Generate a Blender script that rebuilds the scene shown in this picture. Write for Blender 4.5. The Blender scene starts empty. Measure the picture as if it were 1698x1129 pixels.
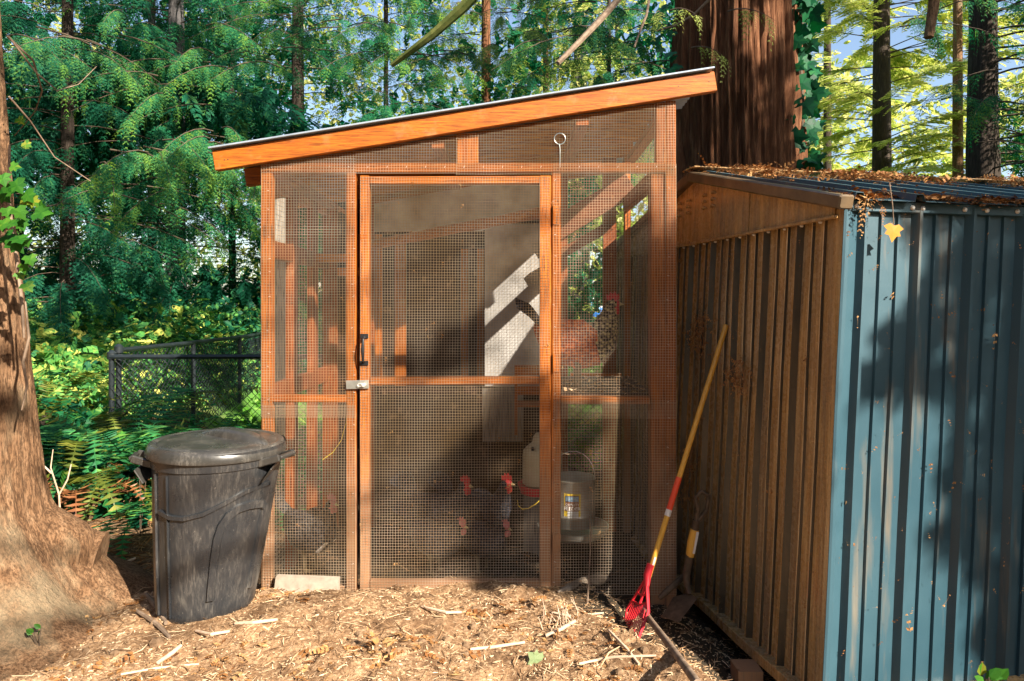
import bpy, math, random
import numpy as np
from mathutils import Vector, Matrix
random.seed(7)
RS = np.random.RandomState(11)
R = math.radians
scene = bpy.context.scene
COL = scene.collection

# ------------------------------------------------------------------ camera
CAMZ = 1.35
cd = bpy.data.cameras.new('camera'); cam = bpy.data.objects.new('camera', cd); COL.objects.link(cam)
cam.location = (0, 0, CAMZ); cam.rotation_euler = (R(90), 0, 0)
cd.lens = 24; cd.sensor_width = 36; cd.shift_y = -57.5/1698
cd.clip_start = 0.05; cd.clip_end = 600
scene.camera = cam
# ------------------------------------------------------------------ light
SUN_EL = R(33); SUN_AZ = R(135.5)          # clockwise from +Y
S = np.array([math.sin(SUN_AZ)*math.cos(SUN_EL), math.cos(SUN_AZ)*math.cos(SUN_EL), math.sin(SUN_EL)])
world = bpy.data.worlds.new('World'); scene.world = world; world.use_nodes = True
nt = world.node_tree; nt.nodes.clear()
sky = nt.nodes.new('ShaderNodeTexSky'); sky.sky_type = 'NISHITA'; sky.sun_disc = False
sky.sun_elevation = SUN_EL; sky.sun_rotation = SUN_AZ; sky.air_density = 1.0; sky.dust_density = 1.6; sky.ozone_density = .7
bg = nt.nodes.new('ShaderNodeBackground'); bg.inputs[1].default_value = 0.08
wo = nt.nodes.new('ShaderNodeOutputWorld')
nt.links.new(sky.outputs[0], bg.inputs[0]); nt.links.new(bg.outputs[0], wo.inputs[0])
sl = bpy.data.lights.new('sun', 'SUN'); sl.energy = 5.0; sl.angle = R(0.53); sl.color = (1, .90, .76)
so = bpy.data.objects.new('sun', sl); COL.objects.link(so)
so.rotation_euler = Vector(S).to_track_quat('Z', 'Y').to_euler()
scene.view_settings.view_transform = 'Standard'; scene.view_settings.look = 'None'
scene.view_settings.exposure = 1.7; scene.view_settings.gamma = 1; scene.view_settings.use_curve_mapping = False
scene.render.engine = 'CYCLES'
scene.cycles.max_bounces = 6; scene.cycles.diffuse_bounces = 4; scene.cycles.transparent_max_bounces = 4

# ------------------------------------------------------------------ helpers
F = 1132.0
def P(u, v, Y): return np.array([(u-849)/F*Y, Y, CAMZ-(v-507)/F*Y])
def X0(u): return (u-849)/F*3.2
def Z0(v): return CAMZ-(v-507)/F*3.2
def sstep(a, b, x):
    t = np.clip((x-a)/(b-a), 0, 1); return t*t*(3-2*t)
def hsh(i, j, s):
    n = (i.astype(np.int64)*374761393 + j.astype(np.int64)*668265263 + s*2147483647) & 0xffffffff
    n = ((n ^ (n >> 13))*1274126177) & 0xffffffff
    return ((n ^ (n >> 16)) & 0xffff)/65535.0
def vn(x, y, s=0):
    x = np.asarray(x, float); y = np.asarray(y, float)
    i = np.floor(x); j = np.floor(y); fx = x-i; fy = y-j
    fx = fx*fx*(3-2*fx); fy = fy*fy*(3-2*fy)
    a = hsh(i, j, s); b = hsh(i+1, j, s); c = hsh(i, j+1, s); d = hsh(i+1, j+1, s)
    return (a*(1-fx)+b*fx)*(1-fy)+(c*(1-fx)+d*fx)*fy
def fbm(x, y, s=0, o=4):
    r = 0; a = .5; f = 1
    for k in range(o): r = r+a*vn(x*f, y*f, s+k*17); a *= .5; f *= 2.03
    return r

def tag(o, label=None, cat=None, group=None, kind=None):
    if label: o['label'] = label
    if cat: o['category'] = cat
    if group: o['group'] = group
    if kind: o['kind'] = kind
    return o
def empty(name, loc, label, cat, group=None, rz=0):
    o = bpy.data.objects.new(name, None); COL.objects.link(o)
    o.location = tuple(float(c) for c in loc); o.rotation_euler = (0, 0, rz); o.empty_display_size = .1
    return tag(o, label, cat, group)
def origin(o):
    v = Vector((0, 0, 0))
    while o: v += Vector(o.location); o = o.parent
    return v
def link(name, me, mat, parent=None, world_xyz=True, label=None):
    o = bpy.data.objects.new(name, me); COL.objects.link(o)
    if mat: me.materials.append(mat) if not me.materials else None
    if parent is not None: o.parent = parent
    if label: o['label'] = label
    return o
def np_mesh(name, V, Fc, mat, parent=None, tint=None, smooth=False, local=False, origin_at=None):
    V = np.asarray(V, float)
    if not local and parent is not None: V = V-np.array(origin(parent))
    if origin_at is not None: V = V-np.array(origin_at)
    me = bpy.data.meshes.new(name)
    if not isinstance(Fc, (list, tuple)): Fc = [Fc]
    Fc = [np.asarray(f, np.int32) for f in Fc if len(f)]
    tot = [np.full(len(f), f.shape[1], np.int32) for f in Fc]
    tot = np.concatenate(tot); idx = np.concatenate([f.ravel() for f in Fc])
    me.vertices.add(len(V)); me.vertices.foreach_set('co', V.astype(np.float32).ravel())
    me.loops.add(len(idx)); me.loops.foreach_set('vertex_index', idx)
    me.polygons.add(len(tot)); st = np.concatenate([[0], np.cumsum(tot)[:-1]]).astype(np.int32)
    me.polygons.foreach_set('loop_start', st); me.polygons.foreach_set('loop_total', tot)
    if smooth: me.polygons.foreach_set('use_smooth', np.ones(len(tot), bool))
    me.update(calc_edges=True)
    if tint is not None:
        a = me.attributes.new('tint', 'FLOAT', 'POINT'); a.data.foreach_set('value', np.asarray(tint, np.float32))
    o = link(name, me, mat, parent)
    if origin_at is not None: o.location = tuple(float(c) for c in origin_at)
    return o

class MB:
    def __init__(s): s.v = []; s.f = []
    def add(s, vs, fs):
        b = len(s.v); s.v += [tuple(float(c) for c in v) for v in vs]; s.f += [tuple(b+i for i in f) for f in fs]; return s
    def box(s, a, b):
        x0, y0, z0 = a; x1, y1, z1 = b
        return s.add([(x0,y0,z0),(x1,y0,z0),(x1,y1,z0),(x0,y1,z0),(x0,y0,z1),(x1,y0,z1),(x1,y1,z1),(x0,y1,z1)],
                     [(0,3,2,1),(4,5,6,7),(0,1,5,4),(1,2,6,5),(2,3,7,6),(3,0,4,7)])
    def beam(s, p0, p1, w, h, up=(0,0,1), c=.0025, wob=0):
        """chamfered timber; w along side, h along up"""
        p0 = Vector(p0); p1 = Vector(p1); d = (p1-p0).normalized(); up = Vector(up)
        sd = d.cross(up).normalized(); up = sd.cross(d).normalized()
        w /= 2; h /= 2
        ring = [(-w+c,-h),(w-c,-h),(w,-h+c),(w,h-c),(w-c,h),(-w+c,h),(-w,h-c),(-w,-h+c)]
        n = 8; L = (p1-p0).length; seg = max(1, int(L/.25)) if wob else 1
        st = [0]+[i/seg for i in range(seg+1)]+[1]
        vs = []
        for k, t in enumerate(st):
            off = sd*random.uniform(-wob, wob)+up*random.uniform(-wob, wob) if 1 < k < len(st)-2 else Vector()
            if k in (0, len(st)-1):
                sc = 1-c/max(w, .001)*.9; sc2 = 1-c/max(h, .001)*.9; base = p0 if k == 0 else p1
            else:
                sc = sc2 = 1; base = p0.lerp(p1, t)
                if k == 1: base = base+d*c
                if k == len(st)-2: base = base-d*c
            for a, b in ring: vs.append(base+off+sd*a*sc+up*b*sc2)
        fs = []
        for k in range(len(st)-1):
            for i in range(n):
                j = (i+1) % n; fs.append((k*n+i, k*n+j, (k+1)*n+j, (k+1)*n+i))
        fs.append(tuple(range(n-1, -1, -1))); fs.append(tuple((len(st)-1)*n+i for i in range(n)))
        return s.add(vs, fs)
    def tube(s, pts, rad, n=8, caps=True):
        pts = [Vector(p) for p in pts]; m = len(pts)
        if not hasattr(rad, '__len__'): rad = [rad]*m
        d0 = (pts[1]-pts[0]).normalized(); a = Vector((0,0,1)) if abs(d0.z) < .9 else Vector((1,0,0))
        u = d0.cross(a).normalized(); vs = []
        for k in range(m):
            d = (pts[min(k+1,m-1)]-pts[max(k-1,0)]).normalized()
            u = (u-d*u.dot(d)).normalized(); w = d.cross(u)
            for i in range(n):
                t = 2*math.pi*i/n; vs.append(pts[k]+(u*math.cos(t)+w*math.sin(t))*rad[k])
        fs = [(k*n+i, k*n+(i+1)%n, (k+1)*n+(i+1)%n, (k+1)*n+i) for k in range(m-1) for i in range(n)]
        if caps: fs += [tuple(range(n-1,-1,-1)), tuple((m-1)*n+i for i in range(n))]
        return s.add(vs, fs)
    def lathe(s, prof, c, n=48, tilt=None):
        """prof: list (r, z)"""
        vs = []
        for r, z in prof:
            for i in range(n):
                t = 2*math.pi*i/n; p = Vector((r*math.cos(t), r*math.sin(t), z))
                if tilt: p = tilt @ p
                vs.append(Vector(c)+p)
        m = len(prof)
        fs = [(k*n+i, k*n+(i+1)%n, (k+1)*n+(i+1)%n, (k+1)*n+i) for k in range(m-1) for i in range(n)]
        return s.add(vs, fs)
    def prism(s, poly, ax, t):
        """poly: 3D points loop, extruded by vector t"""
        n = len(poly); t = Vector(t); a = [Vector(p) for p in poly]
        return s.add(a+[p+t for p in a], [tuple(range(n-1,-1,-1)), tuple(range(n,2*n))]+[(i,(i+1)%n,n+(i+1)%n,n+i) for i in range(n)])
    def build(s, name, mat, parent=None, smooth=False, local=False, label=None, origin_at=None):
        off = Vector((0,0,0)) if local or parent is None else origin(parent)
        if origin_at is not None: off = off+Vector(origin_at)
        me = bpy.data.meshes.new(name); me.from_pydata([Vector(v)-off for v in s.v], [], s.f); me.update()
        if smooth:
            for p in me.polygons: p.use_smooth = True
            me.set_sharp_from_angle(angle=R(40)) if hasattr(me, 'set_sharp_from_angle') else None
        o = link(name, me, mat, parent, label=label)
        if origin_at is not None: o.location = origin_at
        return o

# ------------------------------------------------------------------ materials
class NT:
    def __init__(s, name):
        s.m = bpy.data.materials.new(name); s.m.use_nodes = True; s.t = s.m.node_tree; s.t.nodes.clear()
        s.out = s.n('ShaderNodeOutputMaterial')
    def n(s, ty, **kw):
        x = s.t.nodes.new(ty)
        for k, v in kw.items():
            if k.startswith('_'): setattr(x, k[1:], v)
            else: x.inputs[k.replace('__', ' ')].default_value = v
        return x
    def l(s, a, b): s.t.links.new(a, b)
    def coord(s, scale=(1,1,1), kind='Object'):
        tc = s.n('ShaderNodeTexCoord'); mp = s.n('ShaderNodeMapping'); mp.inputs['Scale'].default_value = scale
        s.l(tc.outputs[kind], mp.inputs['Vector']); return mp.outputs[0]
    def noise(s, vec, scale, detail=5, rough=.6):
        x = s.n('ShaderNodeTexNoise'); x.inputs['Scale'].default_value = scale; x.inputs['Detail'].default_value = detail
        x.inputs['Roughness'].default_value = rough
        if vec is not None: s.l(vec, x.inputs['Vector'])
        return x.outputs['Fac']
    def ramp(s, fac, stops):
        r = s.n('ShaderNodeValToRGB'); e = r.color_ramp.elements
        while len(e) < len(stops): e.new(.5)
        for k, (p, c) in enumerate(stops): e[k].position = p; e[k].color = (*c, 1) if len(c) == 3 else c
        s.l(fac, r.inputs[0]); return r.outputs[0]
    def mix(s, fac, a, b):
        m = s.n('ShaderNodeMix', _data_type='RGBA')
        if isinstance(fac, float): m.inputs[0].default_value = fac
        else: s.l(fac, m.inputs[0])
        for q, v in ((6, a), (7, b)):
            if isinstance(v, tuple): m.inputs[q].default_value = (*v, 1)
            else: s.l(v, m.inputs[q])
        return m.outputs[2]
    def math(s, op, a, b=0.0):
        m = s.n('ShaderNodeMath', _operation=op)
        for q, v in ((0, a), (1, b)):
            if isinstance(v, (int, float)): m.inputs[q].default_value = v
            else: s.l(v, m.inputs[q])
        return m.outputs[0]
    def bsdf(s, col, rough=.6, metal=0, spec=.5, bump=None, bstr=.3, bdist=.01):
        b = s.n('ShaderNodeBsdfPrincipled')
        if isinstance(col, tuple): b.inputs['Base Color'].default_value = (*col, 1)
        else: s.l(col, b.inputs['Base Color'])
        if isinstance(rough, (int, float)): b.inputs['Roughness'].default_value = rough
        else: s.l(rough, b.inputs['Roughness'])
        b.inputs['Metallic'].default_value = metal; b.inputs['Specular IOR Level'].default_value = spec
        if bump is not None:
            u = s.n('ShaderNodeBump', Strength=bstr, Distance=bdist); s.l(bump, u.inputs['Height']); s.l(u.outputs[0], b.inputs['Normal'])
        s.l(b.outputs[0], s.out.inputs[0]); return b

def m_plain(name, c1, c2, sc=12, rough=.6, metal=0, spec=.4, bump=.2, stretch=(1,1,1)):
    m = NT(name); v = m.coord(stretch); n = m.noise(v, sc)
    m.bsdf(m.ramp(n, [(.3, c1), (.7, c2)]), rough, metal, spec, n, bump); return m.m
def m_wood(name, axis, ca, cb, dirt=True):
    m = NT(name); st = [9, 9, 9]; st[axis] = .6
    v = m.coord(tuple(st), 'Object'); n = m.noise(v, 7, 6, .65)
    g = m.noise(m.coord((1,1,1)), 5, 3)
    col = m.ramp(n, [(.25, ca), (.75, cb)])
    st2 = [22, 22, 22]; st2[axis] = .9; n2 = m.noise(m.coord(tuple(st2)), 9, 3, .7)
    col = m.mix(m.ramp(n2, [(.49, (0,0,0)), (.62, (.8,.8,.8))]), col, tuple(c*.35 for c in ca))
    n3 = m.noise(m.coord((1,1,1)), 9, 4, .7); col = m.mix(m.ramp(n3, [(.56, (0,0,0)), (.72, (.35,.35,.35))]), col, (.42,.24,.12))
    col = m.mix(m.ramp(g, [(.35, (0,0,0)), (.8, (.55,.55,.55))]), col, tuple(c*.62 for c in ca))
    oi = m.n('ShaderNodeObjectInfo'); hs = m.n('ShaderNodeHueSaturation')
    m.l(m.math('MULTIPLY_ADD', oi.outputs['Random'], .35), hs.inputs['Value'])
    hs.inputs['Value'].default_value = 1
    mm = m.n('ShaderNodeMapRange'); m.l(oi.outputs['Random'], mm.inputs[0]); mm.inputs[3].default_value = .78; mm.inputs[4].default_value = 1.15
    m.l(mm.outputs[0], hs.inputs['Value']); m.l(col, hs.inputs['Color']); col = hs.outputs[0]
    if dirt:   # splashed soil on the lowest half metre, a mark of its own
        ge = m.n('ShaderNodeNewGeometry'); sp = m.n('ShaderNodeSeparateXYZ'); m.l(ge.outputs['Position'], sp.inputs[0])
        mr = m.n('ShaderNodeMapRange'); m.l(sp.outputs[2], mr.inputs[0]); mr.inputs[1].default_value = .85; mr.inputs[2].default_value = -.05
        ns = m.noise(ge.outputs['Position'], 22, 5); f = m.math('MULTIPLY', mr.outputs[0], ns); f = m.math('MULTIPLY', f, 1.9)
        f = m.math('MINIMUM', f, .6)
        col = m.mix(f, col, (.30,.215,.14))
    kn = m.n('ShaderNodeTexVoronoi', Scale=4.0); m.l(m.coord((1,1,1)), kn.inputs['Vector'])
    kf = m.ramp(kn.outputs['Distance'], [(.0, (1,1,1)), (.045, (0,0,0))])
    col = m.mix(kf, col, tuple(c*.3 for c in ca))
    m.bsdf(col, .55, 0, .35, n, .35, .004); return m.m
WOODV = m_wood('stained_wood_upright', 2, (.27,.062,.006), (.50,.150,.009))
WOODH = m_wood('stained_wood_level', 0, (.27,.062,.006), (.51,.153,.009))
WOODY = m_wood('stained_wood_depth', 1, (.25,.058,.006), (.46,.12,.007))
RAWW = m_wood('raw_wood', 0, (.36,.22,.10), (.55,.36,.18), False)
GREYW = m_wood('grey_wood', 2, (.20,.18,.15), (.36,.33,.28), False)
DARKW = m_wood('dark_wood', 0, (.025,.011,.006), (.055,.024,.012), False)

WOODN = m_wood('stained_wood_inside', 2, (.16,.036,.006), (.30,.075,.010), False)  # darker copy of the stain, shade put into the colour
WOODI = m_wood('stained_wood_level_inside', 0, (.10,.026,.005), (.20,.055,.010), False)  # level version, also darkened as if in shade
def m_wire(name, c1, c2, met=.35):
    m = NT(name); n = m.noise(m.coord((1,1,1)), 2.2, 3)
    m.bsdf(m.ramp(n, [(.35, c1), (.65, c2)]), .45, met, .5); return m.m
WIRE = m_wire('galvanised_wire', (.30,.20,.105), (.48,.385,.29))
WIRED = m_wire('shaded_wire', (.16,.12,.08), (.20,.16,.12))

def m_leaf(name, dark, mid, light, trans=.35, rough=.5, spec=.35):
    m = NT(name); at = m.n('ShaderNodeAttribute', _attribute_name='tint')
    col = m.ramp(at.outputs['Fac'], [(0, dark), (.55, mid), (1, light)])
    b = m.bsdf(col, rough, 0, spec)
    tr = m.n('ShaderNodeBsdfTranslucent'); hs = m.n('ShaderNodeHueSaturation', Value=1.5, Saturation=1.1, Hue=.485); m.l(col, hs.inputs['Color'])
    m.l(hs.outputs[0], tr.inputs['Color'])
    mx = m.n('ShaderNodeMixShader'); mx.inputs[0].default_value = trans
    m.l(b.outputs[0], mx.inputs[1]); m.l(tr.outputs[0], mx.inputs[2]); m.l(mx.outputs[0], m.out.inputs[0]); return m.m
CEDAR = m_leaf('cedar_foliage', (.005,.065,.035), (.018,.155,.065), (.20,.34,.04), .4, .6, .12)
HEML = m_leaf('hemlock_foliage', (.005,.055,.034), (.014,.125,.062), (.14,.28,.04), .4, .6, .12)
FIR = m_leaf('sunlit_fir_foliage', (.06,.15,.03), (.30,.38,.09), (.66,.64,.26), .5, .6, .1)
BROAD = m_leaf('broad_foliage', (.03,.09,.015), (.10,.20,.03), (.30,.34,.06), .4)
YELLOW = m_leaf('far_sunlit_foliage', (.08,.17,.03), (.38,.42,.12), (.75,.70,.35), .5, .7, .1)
IVY = m_leaf('ivy_leaves', (.004,.050,.024), (.012,.12,.04), (.08,.25,.03), .25, .5, .2)
IVYG = m_leaf('bright_ivy_leaves', (.015,.085,.008), (.05,.17,.015), (.30,.26,.03), .3, .5, .25)
FERN = m_leaf('fern_leaves', (.012,.09,.04), (.045,.23,.07), (.22,.42,.07), .3, .5, .2)
FERNY = m_leaf('olive_fern_leaves', (.05,.08,.01), (.12,.15,.02), (.25,.24,.04), .3)
DEAD = m_leaf('dead_fern_leaves', (.10,.035,.012), (.22,.085,.03), (.35,.16,.06), .2)
BRAM = m_leaf('bramble_leaves', (.015,.10,.05), (.10,.30,.06), (.75,.70,.16), .35, .6, .15)
GRASS = m_leaf('grass_blades', (.04,.14,.01), (.08,.24,.02), (.20,.34,.04), .3)
CHIP = m_leaf('bark_chips', (.08,.04,.018), (.34,.20,.10), (.74,.54,.34), 0.0, .8, .2)
NEED = m_leaf('fallen_cedar_sprigs', (.14,.05,.015), (.32,.15,.05), (.46,.28,.12), .1, .7, .2)

def m_bark(name, c1, c2, c3, sz=1.0, lich=None):
    m = NT(name); v = m.coord((10*sz, 10*sz, 1.1*sz)); n = m.noise(v, 3.5, 8, .7); g = m.noise(m.coord((1,1,.5)), 3, 4)
    col = m.ramp(n, [(.28, c1), (.52, c2), (.75, c3)])
    fn = m.noise(m.coord((30*sz,30*sz,9*sz)), 4, 6, .75); col = m.mix(m.ramp(fn, [(.42, (.75,.75,.75)), (.56, (0,0,0))]), col, tuple(c*.45 for c in c1)) if lich else col
    if lich:
        vo = m.n('ShaderNodeTexVoronoi', _feature='DISTANCE_TO_EDGE', Scale=1.0); wv = m.n('ShaderNodeVectorMath', _operation='MULTIPLY_ADD'); nz3 = m.n('ShaderNodeTexNoise', Scale=6.0); tcx = m.n('ShaderNodeTexCoord'); m.l(tcx.outputs['Object'], nz3.inputs['Vector'])
        m.l(nz3.outputs['Color'], wv.inputs[0]); wv.inputs[1].default_value = (4.5, 4.5, 3.0); m.l(m.coord((24,24,4.0)), wv.inputs[2]); m.l(wv.outputs[0], vo.inputs['Vector'])
        ck = m.ramp(vo.outputs['Distance'], [(.0, (.8,.8,.8)), (.06, (0,0,0))]); ckm = m.math('MULTIPLY', ck, m.ramp(g, [(.44, (.0,.0,.0)), (.70, (.30,.30,.30))]))
        col = m.mix(ckm, col, tuple(c*.35 for c in c1)); n = m.math('SUBTRACT', n, m.math('MULTIPLY', ckm, .5))
    if lich: n = m.math('ADD', n, m.math('MULTIPLY', fn, .5))
    if lich: col = m.mix(m.ramp(g, [(.54, (0,0,0)), (.66, (.5,.5,.5))]), col, lich)
    m.bsdf(col, .85, 0, .2, n, .8, .03); return m.m
BARKR = m_bark('red_cedar_bark', (.035,.014,.007), (.14,.056,.024), (.32,.165,.085))
BARKG = m_bark('grey_bark', (.05,.045,.045), (.14,.13,.13), (.26,.25,.25), 1.2)
BARKB = m_bark('dark_brown_bark', (.018,.013,.010), (.045,.033,.025), (.10,.075,.058), 1.2)
BARKL = m_bark('tan_trunk_bark', (.09,.042,.018), (.26,.145,.075), (.40,.25,.145), .9, (.30,.25,.16))
TWIG = m_plain('twig_bark', (.10,.065,.04), (.28,.20,.14), 20, .8)
TWIGD = m_plain('dark_twig', (.045,.03,.02), (.12,.085,.055), 10, .8)
TWIGL = m_plain('pale_twig', (.40,.28,.19), (.62,.47,.34), 20, .8)

def m_ground():
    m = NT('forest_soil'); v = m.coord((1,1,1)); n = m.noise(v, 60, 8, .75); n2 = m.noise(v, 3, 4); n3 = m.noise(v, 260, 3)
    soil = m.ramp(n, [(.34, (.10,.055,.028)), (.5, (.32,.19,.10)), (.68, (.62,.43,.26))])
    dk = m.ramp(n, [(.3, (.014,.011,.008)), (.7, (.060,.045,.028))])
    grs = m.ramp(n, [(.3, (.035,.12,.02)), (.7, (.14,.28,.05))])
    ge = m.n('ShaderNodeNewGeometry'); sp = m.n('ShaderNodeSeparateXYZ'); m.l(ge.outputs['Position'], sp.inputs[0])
    # dark soil with shade painted in on the coop and shed side, lawn beyond the coop
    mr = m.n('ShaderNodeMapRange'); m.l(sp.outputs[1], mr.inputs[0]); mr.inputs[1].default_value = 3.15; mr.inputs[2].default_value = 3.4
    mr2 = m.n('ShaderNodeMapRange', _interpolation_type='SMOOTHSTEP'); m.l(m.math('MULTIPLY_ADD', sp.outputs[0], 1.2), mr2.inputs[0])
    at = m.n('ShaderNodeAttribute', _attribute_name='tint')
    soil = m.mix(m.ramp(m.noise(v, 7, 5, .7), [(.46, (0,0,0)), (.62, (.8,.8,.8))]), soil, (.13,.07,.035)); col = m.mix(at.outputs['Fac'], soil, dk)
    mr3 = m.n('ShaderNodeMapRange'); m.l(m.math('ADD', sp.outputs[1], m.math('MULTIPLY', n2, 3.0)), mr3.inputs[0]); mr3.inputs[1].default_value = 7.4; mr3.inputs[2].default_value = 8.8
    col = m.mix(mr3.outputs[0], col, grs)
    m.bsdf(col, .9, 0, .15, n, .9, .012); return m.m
GROUND = m_ground()

def m_steel(name, dirty):
    m = NT(name); v = m.coord((1,1,1)); ge = m.n('ShaderNodeNewGeometry'); pos = ge.outputs['Position']
    big = m.noise(pos, 1.3, 4); fine = m.noise(pos, 34, 5); st = m.noise(m.coord((5,5,.5)), 2.5, 4, .6)
    blue = m.ramp(big, [(.3, (.019,.056,.078)), (.7, (.036,.086,.112))])
    sv_ = m.noise(m.coord((26,26,.25)), 3, 3, .6); dust = m.ramp(sv_, [(.32, (.32,.18,.065)), (.52, (.44,.26,.10)), (.70, (.60,.39,.17))])
    amt = m.ramp(st, [(.36, (.60,.60,.60)), (.58, (.98,.98,.98))]) if dirty else m.ramp(st, [(.58, (0,0,0)), (.80, (.35,.35,.35))])
    col = m.mix(amt, blue, dust)
    sc = m.ramp(m.noise(m.coord((60,60,3)), 6, 2), [(.74, (0,0,0)), (.78, (.5,.5,.5))])
    if not dirty: col = m.mix(sc, col, (.16,.24,.26))
    rough = m.ramp(fine, [(.3, (.20,)*3), (.7, (.34,)*3)]) if dirty else m.ramp(big, [(.3, (.34,)*3), (.7, (.48,)*3)])
    m.bsdf(col, rough, 0.0, .55, m.noise(pos, 5, 3), .12, .01); return m.m
STEEL = m_steel('blue_steel_sheet', False); STEELD = m_steel('soil_stained_steel_sheet', True)
STEELF = m_plain('scraped_rib_flank', (.020,.022,.018), (.10,.065,.032), 6, .3, 0, .6, .1, (5,5,.6)); STEELE = m_plain('rubbed_rib_edge', (.42,.27,.12), (.78,.58,.34), 6, .25, .2, .6, .1, (3,3,.8))  # painted shade for the rib flanks, painted highlight for the rib edges
TRIMS = m_plain('soiled_dark_trim', (.06,.048,.034), (.18,.12,.065), 9, .35, 0, .5, .1)
GALV = m_plain('galvanised_steel', (.36,.36,.33), (.55,.55,.50), 14, .38, .75, .5, .1)
ROOFT = m_plain('roof_tin', (.26,.31,.37), (.40,.46,.54), 8, .35, .3, .5, .1)
BLACKM = m_plain('black_iron', (.012,.012,.014), (.03,.03,.032), 20, .35, .3)
FENCEB = m_plain('black_fence_coating', (.008,.012,.014), (.02,.026,.03), 20, .35, 0, .5)
SCREW = m_plain('screw_metal', (.55,.52,.48), (.75,.72,.66), 20, .4, .4)
CONC = m_plain('concrete', (.22,.18,.14), (.34,.29,.23), 25, .85, 0, .2)
STONE = m_plain('rock', (.14,.11,.085), (.30,.24,.18), 14, .85, 0, .2, .6)
WHITEP = m_plain('white_painted_board', (.17,.16,.145), (.42,.40,.375), 5, .6, 0, .3, .15)
RUST = m_plain('rusty_shovel_steel', (.055,.035,.02), (.13,.085,.05), 30, .7, .2)
RAKEW = m_plain('varnished_handle', (.62,.30,.035), (.80,.42,.06), 8, .35, 0, .5, .05, (8,8,.5))
REDP = m_plain('red_plastic', (.62,.02,.03), (.75,.03,.045), 10, .4, 0, .5, .05)
ORNG = m_plain('red_orange_sleeve', (.75,.06,.02), (.85,.09,.025), 10, .4, 0, .5, .05)
LABW = m_plain('white_label', (.6,.55,.5), (.8,.76,.7), 30, .6)
INK = m_plain('dark_ink', (.03,.03,.03), (.05,.05,.05), 30, .6)
CORD = m_plain('yellow_cord', (.6,.42,.02), (.8,.6,.05), 30, .6)
def m_can(name, base):
    m = NT(name); v = m.coord((1,1,1)); n = m.noise(v, 7, 6, .7); f = m.noise(m.coord((30,30,3)), 5, 5, .7); sp = m.noise(v, 120, 2)
    f2 = m.noise(m.coord((3,3,1.2)), 4, 4); fm = m.math('MULTIPLY', m.ramp(f, [(.46, (0,0,0)), (.76, (.9,.9,.9))]), m.ramp(f2, [(.46, (.10,)*3), (.66, (.9,.9,.9))]))
    col = m.mix(m.math('ADD', m.math('MULTIPLY', fm, .75), m.ramp(f2, [(.45, (.0,)*3), (.8, (.16,)*3)])), base, (.20,.18,.155))
    col = m.mix(m.ramp(sp, [(.72, (0,0,0)), (.75, (.5,.5,.5))]), col, (.36,.32,.27))
    m.bsdf(col, m.ramp(n, [(.3, (.22,)*3), (.7, (.38,)*3)]), 0, .6, None); return m.m
CAN = m_can('dusty_black_plastic', (.018,.020,.023)); LID = m_can('dusty_lid_plastic', (.030,.028,.025))
PLJUG = m_plain('milky_plastic', (.42,.38,.24), (.55,.50,.34), 8, .4, 0, .5, .05)

# ------------------------------------------------------------------ ground
def gz(x, y):
    x = np.asarray(x, float); y = np.asarray(y, float)
    # line of the debris ridge, sun side (left) positive
    nx, ny = -.797, -.604                        # normal pointing away from the shed
    s = (x-.40)*nx+(y-2.65)*ny
    near = sstep(3.25, 2.95, y)
    h = .10*near*sstep(-.10, .10, s)
    h = h+.05*np.exp(-((s-.06)/.10)**2)*near*sstep(1.6, 2.2, y)
    right = sstep(.02, -.25, s)*sstep(.2, .55, x)
    h = h-.07*right*sstep(4.6, 3.9, y)-.19*sstep(.60, 1.15, x)*sstep(5.5, 4.3, y)
    bank = sstep(-2.3, -4.2, x)*sstep(4.2, 9.5, y)
    h = h+1.0*bank+.30*sstep(-1.5, -2.6, x)*sstep(3.6, 4.6, y)*sstep(5.8, 4.9, y)+.25*sstep(-3.0, -3.5, x)*sstep(4.6, 5.2, y)*(1-bank)
    h = h+.06*np.exp(-((y-3.24)/.10)**2)*np.exp(-((x+.1)/.6)**2)
    amp = sstep(14, 6, y)
    h = h+amp*((fbm(x*2.2, y*2.2, 3)-.5)*.08+(fbm(x*11, y*11, 9)-.5)*.045)
    h = h+sstep(4.2, 3.6, y)*(vn(x*38, y*38, 5)-.5)*.018
    return h
def axis(lo, a, b, hi, fine, grow=1.14):
    c = list(np.arange(a, b, fine)); st = fine; x = a
    while x > lo: st *= grow; x -= st; c.insert(0, x)
    st = fine; x = b
    while x < hi: x += st; c.append(x); st *= grow
    return np.array(c)
gx = axis(-150, -2.5, 1.5, 150, .017, 1.13); gy = axis(-60, 1.95, 3.6, 260, .017, 1.08)
GX, GY = np.meshgrid(gx, gy); GZ = gz(GX, GY)
nx_, ny_ = len(gx), len(gy)
ii = np.arange(nx_*ny_).reshape(ny_, nx_)
quads = np.stack([ii[:-1,:-1], ii[:-1,1:], ii[1:,1:], ii[1:,:-1]], -1).reshape(-1, 4)
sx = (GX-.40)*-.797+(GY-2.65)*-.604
dark = np.clip(sstep(.04, -.10, sx)*sstep(.0, .4, GX)+sstep(3.2, 3.4, GY)*sstep(-1.5, -1.1, GX)*1.0+sstep(3.2, 3.8, GY)*sstep(-1.1, -1.5, GX)*.7, 0, 1)  # tint mask: soil darkened for shade in the run and beside the shed
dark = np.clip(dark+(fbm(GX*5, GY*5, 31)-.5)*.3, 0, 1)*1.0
g = np_mesh('ground', np.stack([GX, GY, GZ], -1).reshape(-1, 3), quads, GROUND, tint=dark.ravel(), smooth=True); tag(g, kind='structure')

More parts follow.
